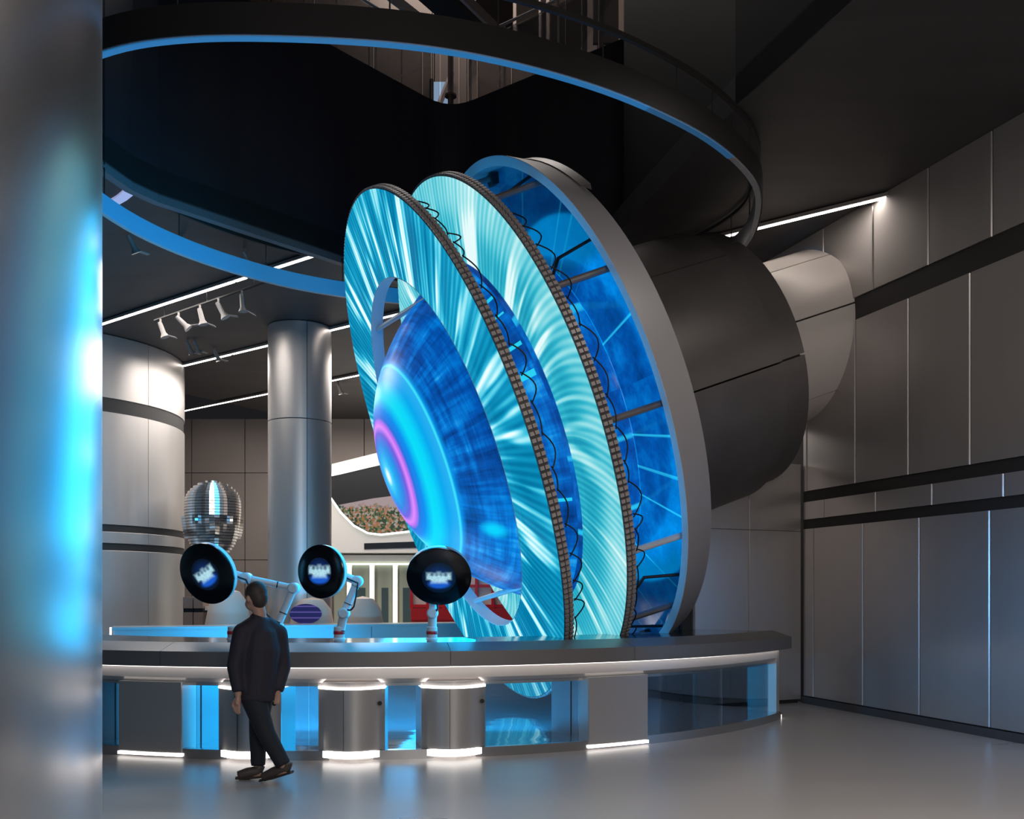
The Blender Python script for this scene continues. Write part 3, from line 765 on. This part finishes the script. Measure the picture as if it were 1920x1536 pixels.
robot('robot arm at the left, stretching over the walking person to a tilted round display', px(437, 1204, Yb), [px(437, 1195, Yb), px(520, 1175, Yb+.05), px(551, 1103, Yb+.1), px(462, 1084, Yb)],
      px(386, 1077, Yb-.25), (-.30, -.86, -.28), .335, (.35, .9), roll=.5)
robot('middle robot arm with a round display before the slim column', px(636, 1204, Yb), [px(636, 1195, Yb), px(645, 1150, Yb), px(670, 1090, Yb)],
      px(600, 1072, Yb-.30), (-.36, -.9, -.05), .285, (.3, .85))
robot('robot arm at the right with an upright post below the dome', px(810, 1204, Yb), [px(810, 1195, Yb), px(811, 1150, Yb), px(815, 1096, Yb+.1)],
      px(823, 1083, Yb-.25), (.02, -.86, -.48), .345, (.12, .93))

# ------------------------------------------------------------------ ceiling light strips, spotlights
def strip(label, a, b, gaps=()):
    a, b = Vector(a), Vector(b); d = (b-a); L = d.length; d.normalize(); n = Vector((-d.y, d.x, 0))
    t = thing('light_strip', label, 'light', a, group='white ceiling light strips')
    M = Matrix(((d.x, n.x, 0, 0), (d.y, n.y, 0, 0), (0, 0, 1, 0), (0, 0, 0, 1)))
    mb = MB(); mb.box((0, -.06, -.045), (L, -.035, 0), M); mb.box((0, .035, -.045), (L, .06, 0), M); mb.box((0, -.035, -.012), (L, .035, 0), M); mb.build('channel', spot_m, t)
    x = 0
    for g0, g1 in list(gaps)+[(L, L)]:
        mb = MB(); mb.box((x, -.034, -.05), (g0, .034, -.013), M); mb.build('diffuser', led_strip, t); x = g1
def ceil_pt(x, y, z=CZ-.02):
    Y = F*(z-EYE)/(HY-y); return Vector(((x-960)/F*Y, Y, z))
strip('front left light strip crossed by the blue halo', ceil_pt(120, 627), ceil_pt(597, 471.5), gaps=((5.62, 5.68), (5.95, 6.02)))
strip('light strip running from the broad column past the slim column', ceil_pt(343, 683), ceil_pt(760, 581.5), gaps=((1.75, 1.85),))
strip('rearmost light strip, lowest in the picture, behind the slim column', ceil_pt(330, 771), ceil_pt(712, 692.3), gaps=((5.9, 6.1),))
strip('light strip ending at the steel wall above the barrel', ceil_pt(1296, 453.5), ceil_pt(1667, 362.5), gaps=((.22, .42),))

al = [ceil_pt(x, y, CZ-.03) for x, y in ((204, 383), (216, 380), (228, 373), (238, 365), (245, 357))]
cl = thing('curved_ceiling_lamp', 'short curved pale lamp on the ceiling above the blue lit halo ring', 'lamp', (al[2].x, al[2].y, CZ))
mb = MB(); v = []
for i, p_ in enumerate(al):
    t_ = (al[min(i+1, 4)]-al[max(i-1, 0)]).normalized(); n_ = Vector((-t_.y, t_.x, 0))*.07
    for q_ in (p_-n_, p_+n_): v += [q_-cl.location, q_-cl.location+Vector((0, 0, .028))]
f = [(0, 2, 3, 1), (16, 17, 19, 18)]
for i in range(4): k = 4*i; f += [(k, k+4, k+6, k+2), (k+1, k+3, k+7, k+5), (k, k+1, k+5, k+4), (k+2, k+6, k+7, k+3)]
mb.add(v, f); mb.build('diffuser', mat('pale_blue_diffuser', (.5, .5, .6), .5, emit=(.33, .36, .62), es=.8), cl)

def spotlight(label, p, tilt=.5, yaw=0.0, s=1.0):
    t = thing('spotlight', label, 'spotlight', p, yaw, group='ceiling track spotlights')
    mb = MB(); mb.tube([(0, 0, 0), (0, 0, -.10*s)], .018*s, 8); mb.build('stem', spot_m, t)
    d = Vector((math.sin(tilt), 0, -math.cos(tilt)))
    o = Vector((0, 0, -.11*s))
    mb = MB(); mb.tube([o-d*.05*s, o, o+d*.16*s, o+d*.24*s], [.035*s, .04*s, .045*s, .085*s], 14); mb.build('head', spot_m, t)
    mb = MB(); e = Vector((d.z*-1, 0, d.x)); q_ = o+d*.22*s
    mb.add([q_+e*.06*s+Vector((0, -.05*s, 0)), q_+e*.06*s+Vector((0, .05*s, 0)), q_+e*.19*s+Vector((0, .05*s, 0))+d*.09*s, q_+e*.19*s+Vector((0, -.05*s, 0))+d*.09*s,
            q_+e*.06*s+Vector((0, -.05*s, 0))+d*.01, q_+e*.06*s+Vector((0, .05*s, 0))+d*.01, q_+e*.19*s+Vector((0, .05*s, 0))+d*.10*s, q_+e*.19*s+Vector((0, -.05*s, 0))+d*.10*s],
           [(0, 1, 2, 3), (7, 6, 5, 4), (0, 4, 5, 1), (1, 5, 6, 2), (2, 6, 7, 3), (3, 7, 4, 0)]); mb.build('barn_door', spot_m, t)
tr_a, tr_b = ceil_pt(290, 601, 6.66), ceil_pt(500, 528, 6.66)
tk = thing('lighting_track', 'thin black track carrying five spotlights beside the front light strip', 'track', tr_a)
mb = MB(); mb.tube([(0, 0, 0), tr_b-tr_a], .022, 6); mb.build('rail', band_m, tk)
for s_ in (.1, .5, .9):
    q_ = (tr_b-tr_a)*s_; mb = MB(); mb.tube([q_, q_+Vector((0, 0, CZ-6.66))], .008, 5); mb.build('rod', band_m, tk)
ordn = ['spotlight nearest the broad column on the front track', 'second spotlight from the broad column on the front track', 'spotlight in the middle of the front track',
        'fourth spotlight from the broad column on the front track', 'spotlight by the halo end of the front track']
for (x, y), tl, lb in zip(((301, 598), (335, 586), (375, 572), (410, 560), (454, 545)), (.35, .8, .25, .5, .1), ordn):
    spotlight(lb, ceil_pt(x, y, 6.64), tl, .3*tl, 1.0)
for (x, y), lb in (((352, 636), 'small spotlight left of a pair below the front track'), ((365, 634), 'small spotlight right of a pair below the front track'), ((403, 650), 'small spotlight against the second light strip'),
                   ((634, 716), 'spotlight right of the slim column under the light strip'), ((243, 434), 'small spotlight under the halo near the steel column'), ((343, 440), 'small spotlight peeping over the halo band'),
                   ((459, 465), 'spotlight above the halo near the front light strip'), ((1327, 452), 'spotlight on the ceiling just over the barrel')):
    spotlight(lb, ceil_pt(x, y, CZ-.001), .5, .8, .9)

# ------------------------------------------------------------------ silver head of stacked slices
def head_outline(z):
    """half width, front, back of a human head at height z (0 chin .. 1 crown)"""
    def it(xs, ys): return float(np.interp(z, xs, ys))
    w = it([-.30, -.12, -.02, .0, .06, .16, .3, .45, .6, .72, .82, .9, .96, 1.0], [.19, .19, .19, .13, .22, .29, .335, .355, .365, .36, .33, .26, .17, .03])
    fr = it([-.30, -.12, -.03, .0, .05, .10, .14, .17, .20, .23, .26, .30, .36, .42, .46, .52, .62, .75, .88, .96, 1.0], [.10, .08, .10, .36, .40, .38, .415, .385, .42, .40, .42, .44, .44, .42, .40, .43, .44, .41, .27, .14, .03])
    bk = it([-.30, 0, .12, .3, .5, .7, .85, .95, 1.0], [-.26, -.22, -.26, -.42, -.50, -.50, -.38, -.20, -.03])
    nose = it([.24, .27, .30, .38, .46, .5], [0, .17, .18, .10, .03, 0])
    eye = it([.40, .44, .47, .50, .53], [0, .06, .075, .05, 0])
    return w, fr, bk, nose, eye
hd = px(399, 1040, 21.0); hd.z = 2.42
face_t = thing('head_sculpture', 'giant silver head of stacked mirror slices beside the broad column', 'sculpture', (hd.x, hd.y, 0), math.radians(-70))
H = 1.66; nsl = 34
for k in range(nsl):
    z0 = -.25+1.25*k/nsl; zc = z0+.5*1.25/nsl
    w, fr, bk, nose, eye = head_outline(zc); pts = []
    for i in range(48):
        a = 2*PI*i/48; c, s = math.cos(a), math.sin(a)
        x = (fr if c > 0 else -bk)*math.copysign(abs(c)**.85, c); y = w*math.copysign(abs(s)**.85, s)
        if c > 0:
            x += nose*math.exp(-(y/.055)**2); x -= eye*math.exp(-((abs(y)-.15)/.07)**2)
            if .17 < zc < .25: x += .045*math.exp(-(y/.13)**2)
        if .24 < zc < .52 and abs(c) < .2: y += .035*math.copysign(1, s)
        pts.append((x*H, y*H))
    sh = random.uniform(-.004, .004)
    mb = MB(); mb.prism([(p[0]+sh, p[1]) for p in pts], hd.z+z0*H, hd.z+(z0+1.25/nsl*.80)*H); mb.build('slice', chrome, face_t)
mb = MB(); mb.lathe([(.30, .0), (.30, hd.z-.25*H)], 32); mb.build('pedestal', ped_m, face_t)
mb = MB(); mb.tube([(-.1, 0, hd.z-.25*H), (-.1, 0, hd.z+.9*H)], .12, 10); mb.build('inner_rod', band_m, face_t)

# ------------------------------------------------------------------ portal with video wall, doors, booths at the back
YP = 25.0
portal = thing('video_portal', 'pale rounded portal at the back with a flower video screen', 'portal', px(690, 1168, YP).xy.to_3d())
B = portal.location
def P2(x, y): q_ = px(x, y, YP); return (q_.x-B.x, q_.z)
MX = Matrix(((1, 0, 0, 0), (0, 0, -1, 0), (0, 1, 0, 0), (0, 0, 0, 1)))   # polygon (x, z) extruded along -y
def plate(poly, y0, y1, name, m, par): mb = MB(); mb.prism(poly, -y1, -y0, MX); return mb.build(name, m, par)
shell = [P2(560, 1036), P2(560, 888), P2(615, 872), P2(720, 846), P2(860, 815), P2(860, 1036)]
plate(shell, -.0, 4.2, 'surround', white_m, portal)
lowl = [(588, 870), (600, 905), (618, 930), (640, 962), (664, 986), (690, 1000), (715, 1003), (760, 998), (860, 985)]
op = [P2(x, y) for x, y in [(588, 900), (640, 889), (720, 871), (860, 838)]][::-1]+[P2(x, y) for x, y in lowl[1:]]
plate(op[::-1], -.03, -.002, 'recess', black, portal)
scr = [P2(x, y) for x, y in [(632, 948), (700, 935), (770, 926), (860, 912), (860, 984), (760, 996), (715, 1000), (690, 997), (664, 982), (645, 966)]]
plate(scr, -.05, -.032, 'video_screen', flower, portal)
mb = MB(); mb.tube([(a, -.05, b) for a, b in [P2(x, y) for x, y in lowl]], .025, 8); mb.build('edge_light', led_soft, portal)
mb = MB(); mb.tube([(P2(x, y)[0], -.05, P2(x, y)[1]) for x, y in [(588, 899), (640, 888), (720, 869), (860, 836)]], .025, 8); mb.build('edge_light', led_soft, portal)
plate([P2(683, 1030), P2(683, 1019), P2(860, 1013), P2(860, 1025)], -.02, -.002, 'slot', black, portal)

gate = thing('glazed_entrance', 'row of doors with tall white light bars under the portal', 'doors', px(715, 1168, YP+.6).xy.to_3d()); gate.location.z = 0
B = gate.location; YP = 25.6
mb = MB(); x0, x1 = P2(625, 1170)[0], P2(800, 1170)[0]; mb.box((x0, .1, 0), (x1, .3, 2.45)); mb.build('back_board', greenish, gate)
for x in (655, 697.5, 741, 785):
    a = P2(x, 1100)[0]; mb = MB(); mb.box((a-.045, -.06, .1), (a+.045, .0, 2.36)); mb.build('light_bar', led_soft, gate)
    mb = MB(); mb.box((a-.07, .0, 0), (a+.07, .1, 2.4)); mb.build('post', white_m, gate)
mb = MB(); mb.box((x0, -.06, 2.36), (x1, .08, 2.41)); mb.build('top_light', led_soft, gate)
for xa, xb in ((660, 692), (708, 735), (748, 780)):
    a, b = P2(xa, 1)[0], P2(xb, 1)[0]
    mb = MB(); mb.box((a, .04, .1), (b, .099, 2.3)); d_ = mb.build('door_leaf', greenish, gate)
    mb = MB(); mb.box((a+.1, .03, .3), (b-.1, .039, 1.75)); mb.build('door_glass', mat('door_glass', (.05, .09, .10), .15), d_)
mb = MB(); mb.box((x0, .0, 2.45), (x1, .4, 2.62)); mb.build('lintel', white_m, gate)

YP = 23.0
booth = thing('red_booth', 'bright red kiosk with small white windows seen through the wheel', 'kiosk', px(860, 1168, YP).xy.to_3d()); booth.location.z = 0
B = booth.location
a, b = P2(771, 1)[0], P2(985, 1)[0]
mb = MB(); mb.box((a, 0, .0), (b, 1.2, .98)); mb.build('base', red_m, booth)
mb = MB(); mb.box((a, -.1, .98), (b, 1.3, 1.25)); mb.build('counter_shelf', red_m, booth)
mb = MB(); mb.box((a, .1, 1.25), (b, 1.2, 2.25)); mb.build('body', white_m, booth)
nW = 7
for i in range(nW+1):
    x = a+(b-a)*i/nW; mb = MB(); mb.box((x-.035, .02, 1.25), (x+.035, .1, 2.3)); mb.build('post', red_m, booth)
for z in (1.27, 1.75, 2.22):
    mb = MB(); mb.box((a, .03, z), (b, .1, z+.07)); mb.build('rail', red_m, booth)
mb = MB(); mb.lathe([(.02, 2.3), (.28, 2.32), (.3, 2.42), (.2, 2.55), (.02, 2.6)], 24, M=Matrix.Translation((a+.3, .4, 0))); mb.build('roof_lamp', red_m, booth)

YP = 17.9
def kiosk(label, cx, w, ytop, screen):
    p_ = px(cx, 1168, YP); t = thing('information_kiosk', label, 'kiosk', (p_.x, p_.y, 0)); hw = w/2/F*YP; zt = EYE-(ytop-HY)/F*YP
    prof = [(hw*1.05, 0), (hw*1.0, zt*.3), (hw*.93, zt*.62), (hw*.75, zt*.86), (hw*.45, zt*.97), (.001, zt)]
    mb = MB(); mb.lathe(prof, 40); mb.build('shell', cream, t)
    if screen:
        ra, rb_ = .29, .19; zc = EYE-(1150-HY)/F*YP
        pts = [(ra*math.cos(2*PI*i/36)*1.0-.02, ra*.62*math.sin(2*PI*i/36)) for i in range(36)]
        mb = MB(); mb.prism([(x, zc+y) for x, y in pts], hw*.9, hw*1.04, MX); mb.build('oval_screen', oval, t)
kiosk('cream domed kiosk with a dark oval screen behind the middle arm', 585, 92, 1120, True)
kiosk('cream cone shaped kiosk without a screen beside the white light bars', 680, 88, 1118, False)
kiosk('pale kiosk behind the walking person under the leftmost display', 428, 90, 1104, False)
YP = 19.0
cab = thing('storage_cabinet', 'brown cabinet with open shelves behind the rear counter', 'cabinet', px(362, 1170, YP).xy.to_3d()); cab.location.z = 0
B = cab.location
for xa, xb in ((343, 361), (363, 380)):
    a, b = P2(xa, 1)[0], P2(xb, 1)[0]; zt = EYE-(1120-HY)/F*YP
    mb = MB(); mb.box((a, 0, .05), (b, .5, zt-.3)); mb.build('lower_door', brown, cab)
    mb = MB(); mb.box((a, 0, zt-.22), (b, .5, zt)); mb.build('upper_door', brown, cab)
    mb = MB(); mb.box((a, .02, zt-.3), (b, .5, zt-.22)); mb.build('gap_strip', black, cab)
a, b = P2(381, 1)[0], P2(440, 1)[0]
mb = MB(); mb.box((a, .1, .75), (b, .6, .83)); mb.build('shelf', cream, cab)
mb = MB(); mb.box((a, .1, 1.28), (b, .6, 1.36)); mb.build('shelf', cream, cab)
mb = MB(); mb.box((a, .55, .05), (b, .6, 1.36)); mb.build('back_board', greenish, cab)

# ------------------------------------------------------------------ mezzanine seen over the atrium parapet
mz = struct_empty('wall_mezzanine')
for i in range(16):
    x = -7.5+i*.8; mb = MB(); mb.box((x+.01, 23.5+.02*(i % 2), 10.1), (x+.79, 23.7, 19.0)); mb.build('panel', mezz_m, mz)
mb = MB(); mb.box((-9, 23.7, 10), (7, 23.9, 19.1)); mb.build('backing', band_m, mz)
struct('ceiling_mezzanine', MB().box((-9, -3, 19.0), (8, 24, 19.2)), ceil_m)
struct('floor_mezzanine', MB().box((-9, 17.4, 9.7), (8, 23.7, 10.05)), void_m)
w1 = struct_empty('window_1')
a, b = px(806, 195, 22.5), px(840, 140, 22.5)
mb = MB(); mb.box((a.x, 23.38, a.z-.2), (b.x, 23.42, b.z+.3)); mb.build('pane', win_m, w1)
mb = MB()
mb.tube([(a.x-.03, 23.36, a.z-.2), (a.x-.03, 23.36, b.z+.35)], .05, 4); mb.build('window_frame', band_m, w1)
mb = MB(); mb.tube([(a.x-.05, 23.33, a.z-.1), (b.x+.05, 23.33, b.z+.5)], .07, 4); mb.build('glazing_bar', beam_m, w1)
mb = MB(); mb.tube([(a.x-.05, 23.33, a.z-.35), (b.x-.1, 23.33, b.z+.1)], .03, 4); mb.build('glazing_bar', band_m, w1)
post = thing('mezzanine_post', 'pale steel post in front of the upper window', 'post', px(845, 200, 19.5))
mb = MB(); mb.tube([(0, 0, 0), (0, 0, 4)], .06, 14); mb.build('shaft', beam_m, post)
mb = MB(); mb.lathe([(.12, .2), (.12, .24), (.06, .26)], 16); mb.build('base_plate', beam_m, post)
bal = thing('glass_balustrade', 'clear glass balustrade along the upper atrium edge', 'balustrade', (0, 0, PZ))
path = [along(P0, UL, s) for s in (-1.2, .1, 1.3)]+rc+[along(corner, UR, s) for s in (1.3, 2.4, 3.4)]
for k, (p_, q_) in enumerate(zip(path[:-1], path[1:])):
    d = (q_-p_).normalized(); n = Vector((-d.y, d.x, 0))*.1; e = d*(.012 if k not in range(3, 9) else 0)
    pl = MB(); v = [p_+n+e, q_+n-e, q_+n-e+n*.12, p_+n+e+n*.12]
    pl.add([Vector((w_.x, w_.y, 0)) for w_ in v]+[Vector((w_.x, w_.y, 1.05)) for w_ in v], [(0, 1, 5, 4), (1, 2, 6, 5), (2, 3, 7, 6), (3, 0, 4, 7), (4, 5, 6, 7)]); pl.build('glass_panel', glass_dark, bal)
mb = MB(); mb.tube([Vector((w_.x-.05, w_.y+.08, 1.08)) for w_ in path], .025, 8); mb.build('handrail', beam_m, bal)
for k in (0, 1, 2, 9, 10, 11):
    w_ = path[k]; mb = MB(); mb.tube([(w_.x-.05, w_.y+.08, 0), (w_.x-.05, w_.y+.08, 1.08)], .018, 8); mb.build('post', beam_m, bal)
# sloping escalator truss high above
esc = thing('escalator', 'dark escalator underside with a pale edge high above the halo', 'escalator', px(850, 20, 14.5))
B = esc.location
def seg(x0, y0, Y0, x1, y1, Y1, wd, ht, name, m):
    a, b = px(x0, y0, Y0)-B, px(x1, y1, Y1)-B; d = (b-a); L = d.length; d.normalize(); u_ = Vector((d.y, -d.x, 0)).normalized(); w_ = u_.cross(d)
    M = Matrix(((d.x, u_.x, w_.x, a.x), (d.y, u_.y, w_.y, a.y), (d.z, u_.z, w_.z, a.z), (0, 0, 0, 1)))
    mb = MB(); mb.box((0, -wd/2, -ht/2), (L, wd/2, ht/2), M); return mb.build(name, m, esc)
seg(765, -60, 13, 915, 78, 15.5, .42, .2, 'truss', band_m)
seg(820, -55, 12.9, 945, 68, 15.4, .05, .16, 'side_skirt', beam_m)
seg(690, -40, 14, 800, 45, 16, .05, .16, 'side_skirt', beam_m)
seg(780, 28, 17, 842, 62, 18.5, .05, .10, 'light_rail', mat('violet_rail', (.2, .2, .35), .3, emit=(.12, .10, .3), es=.6))
up = struct_empty('wall_upper')
for x0, y0, x1, y1, Y in ((892, -20, 962, 78, 19.5), (968, -20, 1010, 95, 20.2), (1030, -30, 1090, 105, 20.6), (1112, -30, 1160, 80, 20.9)):
    a, b = px(x0, y1, Y), px(x1, y0, Y); mb = MB(); mb.box((a.x, Y, a.z), (b.x, Y+.1, b.z)); mb.build('panel', mezz_m, up)
for x in (1019, 1096, 1128):
    a, b = px(x-5, 100, 19.8), px(x+5, -30, 19.8); mb = MB(); mb.box((a.x, 19.8, a.z-.5), (b.x, 19.95, b.z)); mb.build('post', beam_m, up)

# ------------------------------------------------------------------ the walking visitor
def loft_body(name, limbs, m, parent, voxel=.014, smooth=6, spheres=()):
    mb = MB()
    for pts, rad, kw in limbs: mb.tube(pts, rad, 14, **kw)
    for c, r, sc in spheres: mb.sphere(c, r, 18, sc)
    o = mb.build(name, m, None, auto=None)
    md = o.modifiers.new('r', 'REMESH'); md.mode = 'VOXEL'; md.voxel_size = voxel; md.use_smooth_shade = True
    ms = o.modifiers.new('s', 'SMOOTH'); ms.iterations = smooth; ms.factor = .5
    dg = bpy.context.evaluated_depsgraph_get(); me = bpy.data.meshes.new_from_object(o.evaluated_get(dg))
    o.modifiers.clear(); old = o.data; o.data = me; bpy.data.meshes.remove(old)
    if not me.materials: me.materials.append(m)
    me.name = name; o.parent = parent; return o
skin = mat('skin', (.42, .24, .18), .5); jacket_m = mat('navy_jacket', (.017, .014, .025), .75); trouser_m = mat('dark_trousers', (.008, .010, .016), .8)
shoe_m = mat('brown_shoe', (.055, .040, .033), .5); sole_m = mat('shoe_sole', (.03, .025, .022), .6); hair_m = mat('brown_hair', (.035, .022, .018), .6)
bump(jacket_m, 9, .3, (1, 1, .6), .03)
man = thing('person', 'person in a dark jacket and dark trousers walking past the counter', 'person', (-2.27, 8.5, 0))
O = man.location
def J(x, y, dY=0.0): q_ = px(x, y, 8.5+dY); return q_-O
hip_l, hip_r = J(470, 1296, -.05), J(491, 1292, .07)
kn_r, an_r = J(484, 1372, .05), J(484, 1436, .02)         # front leg, farther from us
kn_l, an_l = J(499, 1376, -.12), J(531, 1434, -.14)       # trailing leg
nk, hc = J(487, 1160, .0), J(479, 1121, -.01)
sh_l, sh_r = J(455, 1186, -.10), J(521, 1188, .10)
el_l, wr_l = J(440, 1250, -.16), J(447, 1304, -.18)
el_r, wr_r = J(531, 1250, .12), J(520, 1296, .02)
pel, chest = J(481, 1276, 0), J(487, 1205, 0)
heel_l, toe_l = J(540, 1444, -.13), J(492, 1466, -.10)
foot_r0, foot_r1 = J(488, 1452, .02), J(446, 1456, -.01)
foot_r0.z = .05; foot_r1.z = .035; toe_l.z = .035
fd = Vector((-.80, .45, .10)).normalized()                # the way the head looks
fs = Vector((0, 0, 1)).cross(fd).normalized()
hand_c = wr_l+Vector((-.005, -.01, -.085))
limbs = [([pel+Vector((0, 0, -.05)), pel+Vector((0, 0, .1)), chest, chest+Vector((0, 0, .10)), nk], [.13, .125, .13, .10, .055], dict(sx=1.0, sy=1.0)),
         ([nk-Vector((0, 0, .06)), nk+Vector((0, 0, .04)), hc], [.062, .058, .06], {}),
         ([sh_l, el_l, wr_l], [.062, .045, .031], {}), ([sh_r, el_r, wr_r], [.062, .045, .031], {}),
         ([chest+Vector((0, 0, .08)), sh_l], [.06, .055], {}), ([chest+Vector((0, 0, .06)), sh_r], [.06, .055], {}),
         ([hip_l, kn_l, an_l], [.10, .062, .042], {}), ([hip_r, kn_r, an_r], [.10, .062, .042], {}),
         ([an_l, heel_l, toe_l], [.04, .04, .03], {}), ([an_r, foot_r0, foot_r1], [.04, .04, .03], {}),
         # hands: palm, four fingers, thumb
         ([wr_l, wr_l+Vector((-.002, 0, -.04)), hand_c], [.028, .038, .034], dict(sx=1, sy=.7))]
for hnd, sgn in ((wr_l, -1),):
    for k in range(4):
        o_ = hand_c+Vector((.026-.018*k, -.004+.006*k, .0)); ln = (.075, .085, .08, .06)[k]
        limbs.append(([o_, o_+Vector((-.008, -.004, -ln*.5)), o_+Vector((.004, -.016, -ln))], [.011, .010, .008], {}))
    limbs.append(([wr_l+Vector((-.02, .0, -.03)), wr_l+Vector((-.048, -.006, -.065)), wr_l+Vector((-.05, -.014, -.10))], [.014, .012, .009], {}))
for k in range(4):
    o_ = wr_r+Vector((-.02+.014*k, -.01, -.07)); limbs.append(([wr_r, o_, o_+Vector((0, -.02, -.05))], [.025, .012, .008], {}))
limbs.append(([wr_r, wr_r+Vector((-.03, -.02, -.07))], [.02, .010], {}))
nose = hc+fd*.108+Vector((0, 0, -.012))
limbs.append(([hc+fd*.08+Vector((0, 0, .02)), nose], [.014, .017], {}))
sph = [(hc+Vector((0, 0, .018)), .098, (.9, .9, 1.18)), (hc+fd*.035+Vector((0, 0, -.06)), .066, (1, 1, .95)),
       (hc+fs*.088+Vector((0, 0, -.008)), .028, (.6, .8, 1.2)), (hc-fs*.088+Vector((0, 0, -.008)), .028, (.6, .8, 1.2)),
       (hc+fd*.098+Vector((0, 0, -.058)), .018, (.8, 1.2, .6))]
loft_body('body', limbs, skin, man, .010, 3, sph)
for s in (-1, 1):
    e_ = hc+fd*.088+fs*.034*s+Vector((0, 0, .022)); mb = MB(); mb.sphere(e_, .012, 10); mb.build('eye', mat('eye', (.2, .18, .17), .2), man)
hb = -fd*.012
loft_body('hair', [], hair_m, man, .010, 4, [(hc+hb+Vector((0, 0, .045)), .106, (.93, .93, 1.02)), (hc-fd*.045+Vector((0, 0, .0)), .082, (.95, .95, 1.1))])
hem = J(478, 1312, 0)
loft_body('jacket', [([hem, pel+Vector((0, 0, .02)), chest+Vector((0, 0, -.05)), chest+Vector((0, 0, .1)), nk+Vector((0, 0, -.01))], [.18, .182, .185, .15, .075], dict(sx=1.0, sy=1.0)),
                     ([nk+Vector((-.03, -.02, -.05)), nk*.45+sh_l*.55+Vector((0, 0, -.025)), sh_l], [.085, .095, .082], {}), ([nk+Vector((.03, .02, -.05)), nk*.45+sh_r*.55+Vector((0, 0, -.025)), sh_r], [.085, .095, .082], {}),
                     ([sh_l, el_l, wr_l+Vector((0, 0, .03))], [.088, .070, .054], {}), ([sh_r, el_r, wr_r], [.088, .072, .056], {}),
                     ([nk+Vector((-.02, 0, -.03)), nk+Vector((0, 0, .03))], [.085, .072], {})], jacket_m, man, .013, 8, [(sh_l, .086, (1, 1, 1)), (sh_r, .086, (1, 1, 1))])
loft_body('trousers', [([pel+Vector((0, 0, -.02)), hip_l*.5+hip_r*.5], [.15, .15], {}), ([hip_l, kn_l, an_l+Vector((.004, 0, -.005))], [.115, .082, .066], {}),
                       ([hip_r, kn_r, an_r+Vector((0, 0, .0))], [.115, .080, .064], {})], trouser_m, man, .012, 5)
def shoe(h, t, up_):
    d = (t-h); L = d.length; d.normalize(); o = loft_body('shoe', [([h+up_*.075, h+up_*.02+d*.02, h+d*L*.55+up_*.015, t], [.048, .052, .050, .040], dict(sx=.85))], shoe_m, man, .009, 4)
    mb = MB(); mb.tube([h-up_*.028-d*.04, h-up_*.028+d*L*.6, t-up_*.018+d*.02], [.045, .05, .038], 12, sx=.28); mb.build('sole', sole_m, o)
shoe(foot_r0, foot_r1, Vector((0, 0, 1)))
dl = (toe_l-heel_l).normalized(); shoe(heel_l, toe_l, Vector((0, 0, 1)))
